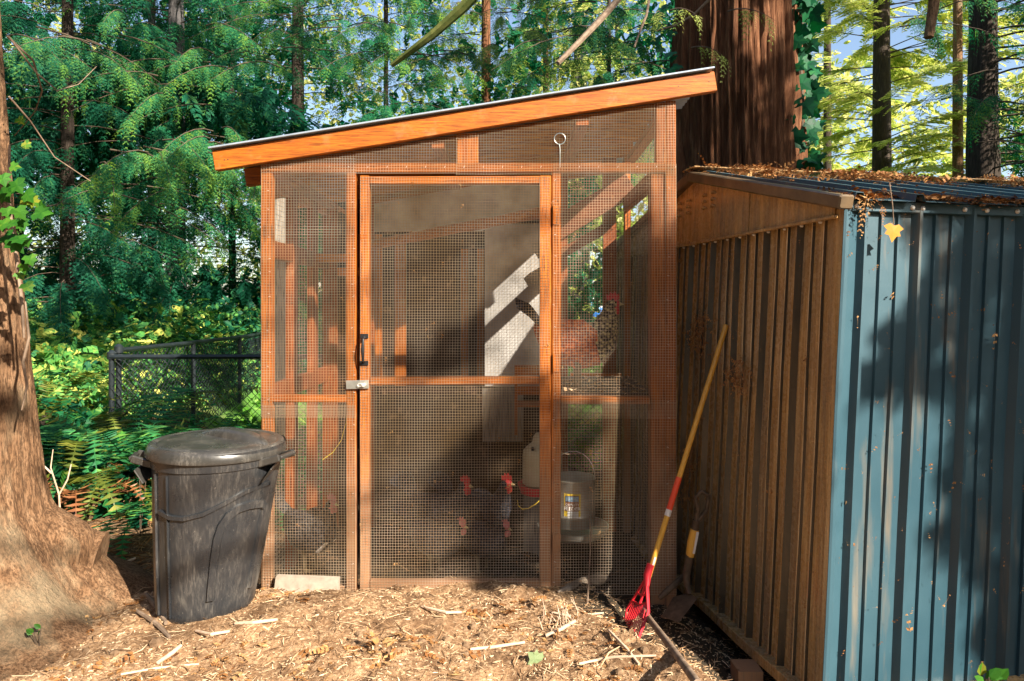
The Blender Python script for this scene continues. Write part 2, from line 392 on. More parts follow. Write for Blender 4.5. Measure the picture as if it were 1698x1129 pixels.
# ------------------------------------------------------------------ foliage engine
def nrm(a): return a/np.maximum(np.linalg.norm(a, axis=-1, keepdims=True), 1e-9)
def frond_tpl(nsub=7, nleaf=5, wid=.45, lw=.055, droop=.25):
    """unit frond along +x; returns verts (k,3) tris"""
    V = []; T = []
    def tri(a, b, c): b0 = len(V); V.extend([a, b, c]); T.append((b0, b0+1, b0+2))
    tri((0,-.012,0), (0,.012,0), (.9,0,-droop*.8))
    for i in range(nsub):
        t = .08+.86*i/(nsub-1); z0 = -droop*t*t
        for sd in (-1, 1):
            L = wid*(1-t*.75)*(.8+.4*random.random()); ang = .85-.25*t+random.uniform(-.1, .1)
            dx, dy = math.cos(ang), math.sin(ang)*sd
            ex, ey = t+dx*L, dy*L; zt = z0-droop*.5*L+random.uniform(-.03, .03)
            if nleaf == 0:
                px, py = -dy*lw*1.6, dx*lw*1.6
                tri((t, 0, z0), (t+dx*L*.45+px, dy*L*.45+py, z0), (ex, ey, zt)); tri((t, 0, z0), (ex, ey, zt), (t+dx*L*.45-px, dy*L*.45-py, z0)); continue
            for j in range(nleaf):
                q = .15+.85*j/nleaf; bx, by, bz = t+dx*L*q, dy*L*q, z0+(zt-z0)*q
                ll = L*.34*(1-q*.6)
                for s2 in (-1, 1):
                    a2 = math.atan2(dy, dx)+s2*.6
                    cx, cy = math.cos(a2), math.sin(a2)
                    tri((bx-cy*lw*.35, by+cx*lw*.35, bz), (bx+cy*lw*.35, by-cx*lw*.35, bz), (bx+cx*ll, by+cy*ll, bz-droop*.15*ll))
            tri((t, 0, z0), (t+dx*L*.5-dy*lw*.3, dy*L*.5+dx*lw*.3, (z0+zt)/2), (ex, ey, zt))
    return np.array(V, float), np.array(T, int)
TPL_FINE = [frond_tpl(6, 2, .42, .075, .5) for _ in range(5)]
TPL_MID = [frond_tpl(6, 0, .5, .055) for _ in range(3)]
TPL_LOW = [frond_tpl(4, 0, .55, .12) for _ in range(3)]
def scatter(tpls, Pp, D, U, Sc, tint, jit=.2):
    """place template copies: position, dir, up, scale"""
    D = nrm(D); U = U-D*(U*D).sum(-1, keepdims=True); U = nrm(U); W = np.cross(U, D)
    VV = []; TT = []; CC = []; base = 0
    pick = RS.randint(0, len(tpls), len(Pp))
    for k, (V, T) in enumerate(tpls):
        m = pick == k; n = m.sum()
        if not n: continue
        A = Pp[m][:, None]+Sc[m][:, None, None]*(V[None, :, 0:1]*D[m][:, None]+V[None, :, 1:2]*W[m][:, None]+V[None, :, 2:3]*U[m][:, None])
        VV.append(A.reshape(-1, 3)); TT.append((T[None]+(np.arange(n)*len(V))[:, None, None]+base).reshape(-1, 3)); base += n*len(V)
        c = tint[m][:, None]+RS.uniform(-jit, jit, (n, len(V)//3)); CC.append(np.repeat(c, 3, 1).ravel() if V.shape[0] % 3 == 0 else np.repeat(tint[m], len(V)))
    return np.concatenate(VV), np.concatenate(TT), np.clip(np.concatenate(CC), 0, 1)
def leaf_tpl(lobes=0, n=1):
    V = [(0,0,0),(.35,-.32,.04),(.35,.32,.04),(1,0,-.08),(.75,-.22,0),(.75,.22,0)]
    T = [(0,1,4),(0,4,3),(0,3,5),(0,5,2)]
    Vo = []; To = []
    for a, b, c in T: k = len(Vo); Vo += [V[a], V[b], V[c]]; To.append((k, k+1, k+2))
    return np.array(Vo, float), np.array(To, int)
LEAF = [leaf_tpl()]
def ivy_tpl():
    o = [(0,0),(-.12,.28),(.1,.62),(.3,.38),(.55,.5),(.6,.24),(1,0)]
    poly = o+[(x,-y) for x, y in reversed(o[1:-1])]
    Vo = []; To = []; c = (.35, 0, .02)
    for i in range(len(poly)):
        a = poly[i]; b = poly[(i+1) % len(poly)]; k = len(Vo)
        Vo += [c, (a[0], a[1], -.10*a[1]*a[1]), (b[0], b[1], -.10*b[1]*b[1])]; To.append((k, k+1, k+2))
    return np.array(Vo, float), np.array(To, int)
IVYT = [ivy_tpl()]

class Crown:
    def __init__(s): s.P = []; s.D = []; s.U = []; s.S = []; s.T = []; s.mb = MB()
    def put(s, p, d, u, sc, t): s.P.append(p); s.D.append(d); s.U.append(u); s.S.append(sc); s.T.append(t)
    def mesh(s, name, tpls, mat, parent=None, extra=None):
        if not s.P: return None
        V, T, C = scatter(tpls, np.array(s.P), np.array(s.D), np.array(s.U), np.array(s.S), np.array(s.T))
        o = np_mesh(name, V, T, mat, parent, tint=C); return o
def branch(cr, p0, az, L, rise, droop, rad, dens, fs, hang=.8, tb=.35, tubes=True, start=.2, side=.55):
    """a limb that leaves at p0, with sprays on both sides"""
    start = max(start, .3) if fs > .2 else start
    p0 = np.array(p0, float); h = np.array([math.cos(az), math.sin(az), 0]); sd = np.array([-h[1], h[0], 0])
    n = 6; bend = random.uniform(-.15, .15)
    pts = [p0+h*L*t+sd*bend*L*t*t+np.array([0,0,rise*L*t-droop*L*t*t]) for t in np.linspace(0, 1, n)]
    if tubes: cr.mb.tube(pts, [rad*(1-.85*t) for t in np.linspace(0, 1, n)], 4, False)
    k = max(2, int(L*(1-start)/dens)); pts = np.array(pts)
    for i in range(k):
        t = start+(1-start)*(i+random.random())/k; q = t*(n-1); j = min(int(q), n-2); p = pts[j]*(1-(q-j))+pts[j+1]*(q-j)
        for sg in (-1, 1):
            d = h*random.uniform(.3, .9)+sd*sg*random.uniform(.3, 1)*side+np.array([0,0,-hang*random.uniform(.4, 1.2)])
            u = np.array([random.uniform(-.3,.3), random.uniform(-.3,.3), 1.0])+h*.4
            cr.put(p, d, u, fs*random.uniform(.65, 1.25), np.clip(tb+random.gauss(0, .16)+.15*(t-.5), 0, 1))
def trunk_mesh(name, x, y, z0, z1, r0, r1, mat, parent, lean=(0,0), n=20, nz=40, ridge=.06, flare=.3, seed=1, fibre=9):
    th = np.linspace(0, 2*np.pi, n, endpoint=False); zz = np.linspace(0, 1, nz)
    TH, ZZ = np.meshgrid(th, zz); h = z1-z0
    rr = r0+(r1-r0)*ZZ+flare*r0*np.exp(-ZZ*h/.45)
    cx = np.cos(TH)*fibre; cy = np.sin(TH)*fibre
    nn = fbm(cx+50+ZZ*h*.8, cy+60+ZZ*h*.5, seed, 4)
    ridged = np.abs(fbm(cx*1.3+20+.5*ZZ*h, cy*1.3+40-.4*ZZ*h, seed+5, 4)-.47)*4
    rr = rr*(1+ridge*(nn-.5)*2+ridge*(np.clip(ridged, 0, 1)-.5))
    V = np.stack([x+lean[0]*ZZ*h+rr*np.cos(TH), y+lean[1]*ZZ*h+rr*np.sin(TH), z0+ZZ*h], -1).reshape(-1, 3)
    ii = np.arange(n*nz).reshape(nz, n); jj = np.roll(ii, -1, 1)
    q = np.stack([ii[:-1], jj[:-1], jj[1:], ii[1:]], -1).reshape(-1, 4)
    return np_mesh(name, V, q, mat, parent, smooth=True)

def conifer(name, label, px, Y, zb, H, r, bark, leafmat, z_from, Lmax, fs, dz, group='trees of the wood behind the coop', cat='conifer tree',
            hang=.8, tb=.3, rise=.1, droop=.35, dens=.14, tpl=None, azr=(0, 2*math.pi), vis_top=None, lean=(0,0), side=.55, ridge=.06):
    x = (px-849)/F*Y
    root = empty(name, (x, Y, zb), label, cat, group)
    trunk_mesh('trunk', x, Y, zb-.2, zb+H, r, r*.45, bark, root, lean=lean, seed=int(px) % 97, ridge=ridge)
    cr = Crown(); z = z_from; vt = vis_top or CAMZ+.50*Y
    while z < zb+H:
        t = (z-zb)/H; L = Lmax*(1-t*.55)*random.uniform(.7, 1.15)
        coarse = z > vt+1.0
        az = random.uniform(*azr)
        p = (x+lean[0]*(z-zb), Y+lean[1]*(z-zb), z)
        if coarse: branch(cr, p, az, L, rise, droop, .03, dens*4, fs*2.6, hang, tb, False, side=side)
        else: branch(cr, p, az, L, rise, droop, min(.016, max(.008, r*.07)), dens, fs, hang, tb, side=side)
        z += dz*(2.2 if coarse else 1)*random.uniform(.6, 1.4)
    if cr.mb.v: cr.mb.build('limbs', TWIGD, root)
    cr.mesh('crown', tpl or TPL_FINE, leafmat, root)
    return root

# ------------------------------------------------------------------ chicken coop
YF = 3.2; YB = 4.25; XL = X0(433); XR = X0(1120)
coop = empty('chicken_coop', ((XL+XR)/2, YF, 0), 'orange stained timber chicken run with wire mesh front and lean-to roof', 'chicken coop')
def part_beam(name, p0, p1, w, h, mat, parent=coop, up=(0,0,1), wob=.0012, label=None):
    mid = tuple((a+b)/2 for a, b in zip(p0, p1)); m = MB(); m.beam(p0, p1, w, h, up, wob=wob)
    o = m.build(name, mat, parent, label=label)
    return o
def post(u0, u1, y, z0, z1, d=.04, name='post', mat=WOODV):
    """upright by its two pixel columns seen at depth y (front face)"""
    xa = (u0-849)/F*y; xb = (u1-849)/F*y
    return part_beam(name, ((xa+xb)/2, y+d/2, z0), ((xa+xb)/2, y+d/2, z1), xb-xa, d, mat, up=(0,1,0))
def rail(u0, u1, v0, v1, y, d=.04, name='rail', mat=WOODH):
    a = P(u0, v0, y); b = P(u1, v1, y); zm = (a[2]+b[2])/2
    return part_beam(name, (a[0], y+d/2, zm), (b[0], y+d/2, zm), d, a[2]-b[2], mat)
def zr(x, y=3.2): return 2.07+.159*(x+1.38)-.02*(y-3.2)      # top of rafters
# front frame
post(433, 451, YF, -.05, Z0(286))
post(574, 590, YF, -.05, Z0(286))
post(914.5, 930, YF, -.05, Z0(286))
post(1104.5, 1121, YF, -.06, zr(X0(1112))-.095)
post(1079, 1104, YF+.012, -.06, Z0(286), .07)
post(1088, 1104, YF+.004, Z0(270), zr(X0(1096))-.095, .05)
post(757, 793, YF+.006, Z0(270), zr(X0(775))-.095, .03)
rail(433, 1104, 270, 285, YF)
rail(451, 574, 655, 667, YF+.002); rail(930.5, 1078, 658, 670, YF+.002)
rail(451, 573, 972, 990, YF+.01)
# back and side frame
zt = lambda x, y: zr(x, y)-.095
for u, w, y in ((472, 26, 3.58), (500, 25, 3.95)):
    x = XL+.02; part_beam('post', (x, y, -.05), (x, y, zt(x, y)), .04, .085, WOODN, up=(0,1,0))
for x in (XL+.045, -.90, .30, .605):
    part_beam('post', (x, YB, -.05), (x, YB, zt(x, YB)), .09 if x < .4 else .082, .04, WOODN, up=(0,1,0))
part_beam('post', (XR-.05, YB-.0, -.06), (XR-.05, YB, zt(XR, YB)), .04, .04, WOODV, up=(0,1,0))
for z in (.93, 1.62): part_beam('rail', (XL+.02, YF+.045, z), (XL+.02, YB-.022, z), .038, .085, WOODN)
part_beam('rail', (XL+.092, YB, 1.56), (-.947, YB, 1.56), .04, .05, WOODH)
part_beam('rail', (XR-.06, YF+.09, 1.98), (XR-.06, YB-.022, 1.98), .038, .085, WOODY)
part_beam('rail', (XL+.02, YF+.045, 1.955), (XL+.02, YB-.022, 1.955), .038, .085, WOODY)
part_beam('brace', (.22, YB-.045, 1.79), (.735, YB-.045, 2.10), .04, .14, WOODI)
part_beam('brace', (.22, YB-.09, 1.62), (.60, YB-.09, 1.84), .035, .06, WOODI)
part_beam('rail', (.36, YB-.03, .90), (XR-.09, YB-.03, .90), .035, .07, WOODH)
# rafters
def rafter(y, xa, xb, w=.04, h=.092):
    m = MB(); a = Vector((xa, y, zr(xa, y)-h/2)); b = Vector((xb, y, zr(xb, y)-h/2)); m.beam(a, b, w, h, wob=.0015)
    return m.build('rafter', WOODH, coop)
rafter(3.185, -1.385, .945); rafter(3.56, -1.385, .80); rafter(3.92, -1.385, .78); rafter(YB+.03, -1.385, .76); rafter(4.75, -1.30, .70)
# two purlins across and corrugated roof sheets
for xp in (-1.12, -.35, .33, .74):
    part_beam('purlin', (xp, 3.21, zr(xp)-.125), (xp, 4.75, zr(xp, 4.75)-.125), .06, .035, WOODY)
def roof_sheet(y0, y1, xa, xb, lift):
    m = MB(); n = int((y1-y0)/.0125); xs = [xa, (xa*2+xb)/3, (xa+2*xb)/3, xb]; th = .002
    vs = []
    for s in (0, 1):
        for x in xs:
            for i in range(n+1):
                y = y0+(y1-y0)*i/n; vs.append((x, y, zr(x, y)+.011+lift+.008*math.sin(i*math.pi/2+.5)+s*th))
    k = n+1; fs = []
    for s in (0, 1):
        for a in range(3):
            for i in range(n):
                q = (s*4*k+a*k+i, s*4*k+a*k+i+1, s*4*k+(a+1)*k+i+1, s*4*k+(a+1)*k+i); fs.append(q if s else q[::-1])
    for a in (0, 3):
        for i in range(n): fs.append((a*k+i, a*k+i+1, 4*k+a*k+i+1, 4*k+a*k+i))
    m.add(vs, fs); return m.build('roof_sheet', ROOFT, coop, smooth=True)
roof_sheet(3.15, 3.74, -1.40, .93, 0); roof_sheet(3.70, 4.29, -1.39, .90, .004); roof_sheet(4.25, 4.95, -1.40, .88, .001)

m = MB(); m.beam((-1.402, 3.150, zr(-1.402, 3.15)+.011), (.935, 3.150, zr(.935, 3.15)+.011), .012, .009, c=.002, wob=.001); m.build('drip_edge', ROOFT, coop)
# wire mesh (12.7 mm hardware cloth)
def wires(name, xa, xb, za, zb, y, mat, ztop=None, sp=.0127, w=.00062, ph=0, parent=coop, segl=.05, plane='xz', warp=.0008, seed=0):
    V = []; Q = []; base = 0
    def ribbon(c, a, b):
        nonlocal base
        n = len(c); off = [(-1,-1),(1,-1),(1,1),(-1,1)]
        for sx_, sy_ in off: V.append(c+a*sx_*w+b*sy_*w)
        for k in range(4):
            i0 = base+k*n; i1 = base+((k+1) % 4)*n; t = np.arange(n-1)
            Q.append(np.stack([i0+t, i1+t, i1+t+1, i0+t+1], -1))
        base += 4*n
    yn = lambda x, z: y+(fbm(x*3+seed, z*3+7, seed, 2)-.4)*.004
    for x in np.arange(xa+ph, xb+1e-4, sp):
        zt_ = min(zb, ztop(x)) if ztop else zb
        if zt_-za < .02: continue
        n = max(2, int((zt_-za)/segl)); z = np.linspace(za, zt_, n+1); xx = np.full(n+1, x)
        jx = (vn(xx*0+x*31, z*9, seed+1)-.5)*2*warp+(fbm(x*2+z*0, z*2, seed+8, 2)-.5)*.006
        if plane == 'xz': c = np.stack([xx+jx, yn(xx, z), z], -1); a = np.array([1,0,0]); b = np.array([0,1,0])
        else: c = np.stack([yn(xx, z), xx+jx, z], -1); a = np.array([0,1,0]); b = np.array([1,0,0])
        ribbon(c, a, b)
    for z in np.arange(za+ph, zb+1e-4, sp):
        xs = xa
        if ztop:
            t = np.linspace(xa, xb, 200); ok = t[ztop(t) >= z]
            if len(ok) < 3: continue
            xs = ok[0]
        n = max(2, int((xb-xs)/segl)); x = np.linspace(xs, xb, n+1); z_ = np.full(n+1, z)
        jz = (vn(x*9, z_*0+z*31, seed+2)-.5)*2*warp+(fbm(x*2, z*2+x*0, seed+9, 2)-.5)*.006
        if plane == 'xz': c = np.stack([x, yn(x, z_)-.0012, z_+jz], -1); a = np.array([0,0,1]); b = np.array([0,1,0])
        else: c = np.stack([yn(x, z_)-.0012, x, z_+jz], -1); a = np.array([0,0,1]); b = np.array([1,0,0])
        ribbon(c, a, b)
    o = np_mesh(name, np.concatenate(V), np.concatenate(Q), mat, parent); o['kind'] = 'stuff'; return o
FM = YF-.0035
wires('wire_mesh', X0(434), X0(757), Z0(287), 9, FM, WIRE, lambda x: zr(x)-.004, seed=1) if False else None
wires('wire_mesh', X0(434), X0(760), Z0(287), 2.42, FM, WIRE, lambda x: zr(x, 3.185)-.012, seed=1)
wires('wire_mesh', X0(756), X0(1120), Z0(290), 2.42, FM-.016 if False else FM, WIRE, lambda x: zr(x, 3.185)-.03, seed=2, ph=.004)
wires('wire_mesh', X0(434), X0(590), Z0(390), Z0(262), FM-.003, WIRE, seed=3, ph=.002)
wires('wire_mesh', X0(434), X0(590), Z0(690), Z0(372), FM, WIRE, seed=4)
wires('wire_mesh', X0(436), X0(590), Z0(985), Z0(670), FM-.003, WIRE, seed=5, ph=.003)
wires('wire_mesh', X0(917), X0(1121), Z0(693), Z0(272), FM-.003, WIRE, seed=6, ph=.005)
wires('wire_mesh', X0(919), X0(1122), Z0(985), Z0(662), FM, WIRE, seed=7)
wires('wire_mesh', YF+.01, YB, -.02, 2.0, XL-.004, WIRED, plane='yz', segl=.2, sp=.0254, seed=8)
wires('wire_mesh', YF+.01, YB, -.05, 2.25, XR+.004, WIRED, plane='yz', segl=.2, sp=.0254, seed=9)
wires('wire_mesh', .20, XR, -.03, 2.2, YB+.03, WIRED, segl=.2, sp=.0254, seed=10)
# wire mesh stands proud of the front rafter
def studs(name, mat, pts, parent, r=.0035, y=None):
    for p in pts:
        m = MB(); m.tube([(p[0], (y or YF)+.001, p[2]), (p[0], (y or YF)-.0018, p[2])], [r, r*.8], 8); m.build(name, mat, parent)
RUSTN = m_plain('rusty_nail_head', (.05,.03,.02), (.16,.09,.05), 60, .6, .3)
npts = []
for u, vs in ((442, (280, 300, 470, 662, 700, 860, 960)), (582, (277, 420, 660, 820, 950)), (922, (277, 330, 480, 664, 800, 940)), (1112, (278, 420, 664, 760, 900))):
    for v in vs: npts += [P(u-3, v, YF), P(u+3, v+3, YF)]
for u in (620, 700, 860, 1000, 1060): npts.append(P(u, 277, YF))
studs('nail', RUSTN, npts, coop)
studs('nail', RUSTN, [P(u, 265-(u-372)*.162, 3.165) for u in (372, 378, 1125, 1176)], coop, y=3.1655)
# staples that hold the mesh, one mesh per frame member
sm = MB()
for u in (446, 586, 919, 1108):
    for z in np.arange(.05, 2.0, .11):
        z_ = z+random.uniform(-.03, .03); x_ = X0(u)+random.uniform(-.006, .006); a_ = random.uniform(-.5, .5)
        sm.beam((x_-.005*math.cos(a_), YF-.0055, z_-.005*math.sin(a_)), (x_+.005*math.cos(a_), YF-.0055, z_+.005*math.sin(a_)), .0016, .0016, c=.0003)
for x_ in np.arange(XL+.05, XR, .09): sm.beam((x_, YF-.0055, Z0(277)-.004), (x_+.003, YF-.0055, Z0(277)+.005), .0016, .0016, c=.0003)
o = sm.build('staples', SCREW, coop); o['kind'] = 'stuff'
# debris caught in the mesh
n = 110; ps3 = np.stack([RS.uniform(XL, XR, n), np.full(n, YF-.006), RS.uniform(.05, 2.0, n)], -1)
V, T, C = scatter([frond_tpl(3, 0, .3, .06)], ps3, np.stack([RS.normal(0, .4, n), RS.normal(0, .1, n), RS.normal(-.6, .6, n)], -1), RS.normal(0, .2, (n, 3))+[0, -1, 0], RS.uniform(.012, .032, n), RS.uniform(.2, 1, n))
tag(np_mesh('needle_litter', V, T, NEED, None, tint=C), 'dry needles caught in the wire mesh of the coop front', 'needle litter', kind='stuff')
# door
door = empty('door', (X0(597), YF-.002, 0), None, None); door.parent = coop; door.location = Vector((X0(597), YF-.002, 0))-origin(coop)
def dbeam(name, a, b, w, h, mat, up): m = MB(); m.beam(a, b, w, h, up, wob=.001); return m.build(name, mat, door)
yd = YF+.016
dbeam('stile', (X0(604.5), yd, Z0(985)), (X0(604.5), yd, Z0(291)), X0(612.5)-X0(597), .036, WOODV, (0,1,0))
dbeam('stile', (X0(904.5), yd, Z0(983)), (X0(904.5), yd, Z0(291)), X0(914)-X0(895), .036, WOODV, (0,1,0))
dbeam('door_rail', (X0(613), yd, Z0(299)), (X0(894.7), yd, Z0(298)), .034, Z0(292)-Z0(305), WOODH, (0,0,1))
dbeam('door_rail', (X0(613), yd, Z0(632)), (X0(894.7), yd, Z0(631)), .034, Z0(625)-Z0(638), WOODH, (0,0,1))
dbeam('door_rail', (X0(613), yd, Z0(972)), (X0(894.7), yd, Z0(972)), .034, Z0(963)-Z0(982), WOODH, (0,0,1))
wires('wire_mesh', X0(598), X0(912), Z0(986), Z0(293), FM+.0015, WIRE, seed=11, parent=door)
hm = MB()
zt_, zb_ = Z0(555), Z0(604); xh = X0(604.5)
hm.tube([(xh, YF-.010, zt_-.012), (xh, YF-.034, zt_-.02), (xh, YF-.042, (zt_+zb_)/2), (xh, YF-.034, zb_+.02), (xh, YF-.010, zb_+.012)], [.006,.006,.0085,.006,.006], 10)
for z in (zt_-.006, zb_+.006): hm.beam((xh, YF-.007, z+.011), (xh, YF-.007, z-.011), .038, .005, (0,1,0), c=.0015)
hm.build('handle', BLACKM, door, smooth=True)
hp = MB(); hp.beam((X0(575), YF-.012, Z0(637.5)), (X0(612.5), YF-.012, Z0(636.5)), .006, .040, (0,0,1), c=.001); h = hp.build('hasp', GALV, coop)
m = MB(); m.tube([(X0(605), YF-.018, Z0(637)), (X0(605), YF-.030, Z0(637))], .009, 12)
m.tube([(X0(599)+.011*math.cos(t), YF-.026, Z0(637)+.007*math.sin(t)) for t in np.linspace(0, 6.28, 12)], .0018, 6, False)
m.build('staple', SCREW, h, smooth=True)
for zc in (Z0(357), Z0(602), Z0(900)):
    m = MB(); m.beam((X0(917.5), YF-.010, zc-.045), (X0(917.5), YF-.010, zc+.045), .008, .010, (0,1,0)); m.box((X0(919), YF-.0065, zc-.042), (X0(929), YF-.0045, zc+.042)); m.build('hinge', WOODV, coop)
# ring hook on the upper mesh
m = MB(); c = (X0(928), YF-.012, Z0(231)); m.tube([(c[0]+.026*math.cos(t), c[1], c[2]+.026*math.sin(t)) for t in np.linspace(0, 6.28, 20)], .0022, 6, False)
m.tube([(c[0]-.002, c[1], c[2]-.026), (c[0]+.001, c[1], c[2]-.055), (c[0]+.001, YF-.001, Z0(275))], .0025, 6)
tag(m.build('wire_ring', GALV, None, smooth=True), 'round wire ring hooked on the upper mesh above the door post', 'ring')
# feed shelf inside on the right
sh = empty('nest_shelf', (.50, 3.6, .93), 'dark soiled shelf behind the right mesh panel with the speckled hen on it', 'shelf')
for k, (a, b) in enumerate(((3.26, 3.52), (3.53, 3.82), (3.83, 4.10))):
    m = MB(); m.beam((X0(928)+.01, (a+b)/2, .915), (XR-.07, (a+b)/2, .917), b-a, .025, wob=.001); m.build('board', DARKW, sh)
V, T, C = scatter([frond_tpl(2, 0, .3, .1)], np.stack([RS.uniform(.24, .68, 260), RS.uniform(3.27, 4.0, 260), RS.uniform(.93, .95, 260)], -1), RS.normal(0, 1, (260, 3))*[1,1,.1], RS.normal(0, .3, (260, 3))+[0,0,1], RS.uniform(.03, .07, 260), RS.uniform(0, 1, 260))
o = np_mesh('straw_litter', V, T, CHIP, None, tint=C); tag(o, 'loose straw and chips littering the shelf under the speckled hen', 'straw', kind='stuff')

# hen house behind the run
hh = empty('hen_house', (-.35, 4.6, .75), 'raised hen house with white boards and dark opening behind the door mesh', 'hen house')
HY = 4.30
def hx(u): return (u-849)/F*HY
def hz(v): return CAMZ-(v-507)/F*HY
m = MB(); m.prism([(hx(612), HY-.06, hz(342)), (hx(800), HY-.06, hz(308)), (hx(905), HY-.06, hz(306)), (hx(905), HY-.06, hz(350)), (hx(800), HY-.06, hz(384)), (hx(612), HY-.06, hz(386))], 0, (0,.012,0)); m.build('upper_board', WHITEP, hh)
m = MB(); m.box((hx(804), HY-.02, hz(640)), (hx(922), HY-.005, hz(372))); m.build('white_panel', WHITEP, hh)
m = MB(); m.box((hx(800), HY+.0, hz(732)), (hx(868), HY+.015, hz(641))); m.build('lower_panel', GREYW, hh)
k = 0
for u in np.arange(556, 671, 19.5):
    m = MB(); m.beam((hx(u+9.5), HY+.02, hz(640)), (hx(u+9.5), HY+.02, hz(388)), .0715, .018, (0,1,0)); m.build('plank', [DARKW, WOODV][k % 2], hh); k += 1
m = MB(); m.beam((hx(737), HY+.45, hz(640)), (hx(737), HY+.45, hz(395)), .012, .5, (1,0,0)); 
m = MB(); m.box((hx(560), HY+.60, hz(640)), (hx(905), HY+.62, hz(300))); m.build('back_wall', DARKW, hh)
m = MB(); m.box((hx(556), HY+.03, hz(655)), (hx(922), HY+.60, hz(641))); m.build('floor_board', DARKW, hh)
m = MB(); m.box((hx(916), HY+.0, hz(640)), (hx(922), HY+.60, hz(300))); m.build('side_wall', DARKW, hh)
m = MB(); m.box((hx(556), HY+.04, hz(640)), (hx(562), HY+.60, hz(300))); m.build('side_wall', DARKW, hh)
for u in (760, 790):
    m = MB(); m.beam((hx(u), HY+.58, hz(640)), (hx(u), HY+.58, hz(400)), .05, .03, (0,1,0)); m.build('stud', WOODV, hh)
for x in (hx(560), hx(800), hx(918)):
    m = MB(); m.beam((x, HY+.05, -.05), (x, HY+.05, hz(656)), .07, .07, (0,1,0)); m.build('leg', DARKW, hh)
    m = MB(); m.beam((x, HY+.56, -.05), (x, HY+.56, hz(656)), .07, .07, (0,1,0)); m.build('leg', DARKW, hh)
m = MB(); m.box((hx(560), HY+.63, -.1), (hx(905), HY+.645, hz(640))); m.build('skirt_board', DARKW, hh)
# roost pole crossing in front of the opening
m = MB(); a = P(608, 408, 4.15); b = P(897, 352, 3.75); n = 9
m.tube([Vector(a).lerp(Vector(b), i/n)+Vector((0,0,random.uniform(-.004,.004))) for i in range(n+1)], [.032+random.uniform(-.003,.003) for _ in range(n+1)], 9)
tag(m.build('roost_pole', WOODH, None, smooth=True), 'round orange roosting pole slanting across the hen house opening', 'roost pole')
m = MB(); a = P(505, 428, 3.98); b = P(578, 428, 3.98); m.beam(a, b, .04, .05); tag(m.build('perch', WOODH, None), 'short level perch bar behind the narrow left mesh panel', 'perch')
# nest box with orange front at the door's lower right
nb = empty('nest_box', P(875, 660, 4.0), 'small orange nest box low behind the right door stile', 'nest box')
Yn = 4.0
for (u0, v0, u1, v1) in ((853, 606, 925, 622), (856, 640, 925, 655)):
    a = P(u0, v0, Yn); b = P(u1, v1, Yn); m = MB(); m.box((a[0], Yn, b[2]), (b[0], Yn+.02, a[2])); m.build('front_board', WOODH, nb)
a = P(853, 622, Yn); b = P(858, 722, Yn); m = MB(); m.box((a[0], Yn+.003, b[2]), (b[0], Yn+.018, a[2]-.001)); m.build('side_board', WOODV, nb)
a = P(853, 672, Yn); b = P(925, 675, Yn); m = MB(); m.box((b[0]-.235, Yn+.006, b[2]), (b[0], Yn+.2, a[2])); m.build('bottom_board', WOODH, nb)

# ------------------------------------------------------------------ feeder and waterer
fd = empty('poultry_feeder', (X0(955)+.03, 3.50, .23), 'galvanised hanging tube feeder with a yellow label beside the door post', 'feeder')
cx, cy = (950-849)/F*3.5, 3.5; zb = CAMZ-(868-507)/F*3.5; zt2 = CAMZ-(790-507)/F*3.5
rF = .112
m = MB(); m.lathe([(rF*.97, zb), (rF, zb+.004), (rF, zb+.05), (rF*1.025, zb+.055), (rF*1.025, zb+.062), (rF, zb+.067), (rF, zt2-.01), (rF*1.03, zt2-.006), (rF*1.03, zt2), (rF*.97, zt2), (rF*.95, zt2-.02), (rF*.95, zb+.03)], (cx, cy, 0)); m.build('tube', GALV, fd, smooth=True)
m = MB(); m.lathe([(.001, zb-.045), (.15, zb-.05), (.165, zb-.03), (.178, zb-.005), (.182, zb-.004), (.17, zb-.034), (.15, zb-.042), (.001, zb-.035)], (cx, cy, 0)); m.build('pan', GALV, fd, smooth=True)
m = MB(); m.tube([(cx-rF-.002, cy, zt2-.015)]+[(cx-rF*math.cos(t), cy, zt2+.13*math.sin(t)) for t in np.linspace(.1, 3.04, 10)]+[(cx+rF+.002, cy, zt2-.015)], .0028, 6); m.build('bail_handle', GALV, fd, smooth=True)
def curved(name, mat, parent, a0, a1, z0, z1, r):
    m = MB(); n = 8; vs = []; 
    for i in range(n+1):
        t = a0+(a1-a0)*i/n; vs += [(cx+r*math.cos(t), cy+r*math.sin(t), z0), (cx+r*math.cos(t), cy+r*math.sin(t), z1)]
    return m.add(vs, [(2*i, 2*i+2, 2*i+3, 2*i+1) for i in range(n)]).build(name, mat, parent, smooth=True)
YEL = m_plain('label_yellow', (.72,.50,.03), (.80,.58,.06), 30, .5); LBROWN = m_plain('label_brown', (.14,.05,.02), (.28,.10,.04), 60, .5); LBLUE = m_plain('label_blue', (.05,.16,.30), (.35,.45,.5), 60, .5)
zz0 = CAMZ-(856-507)/F*3.4; zz1 = CAMZ-(818-507)/F*3.4
lb = curved('label', YEL, fd, -2.05, -1.32, zz0, zz1, rF+.0015)
curved('label_band', LABW, lb, -2.05, -1.32, zz0-.014, zz0-.001, rF+.0015)
curved('label_picture', LBROWN, lb, -2.0, -1.38, zz0+.028, zz1-.008, rF+.0025)
curved('label_sky', LBLUE, lb, -1.98, -1.40, zz1-.038, zz1-.012, rF+.0035)
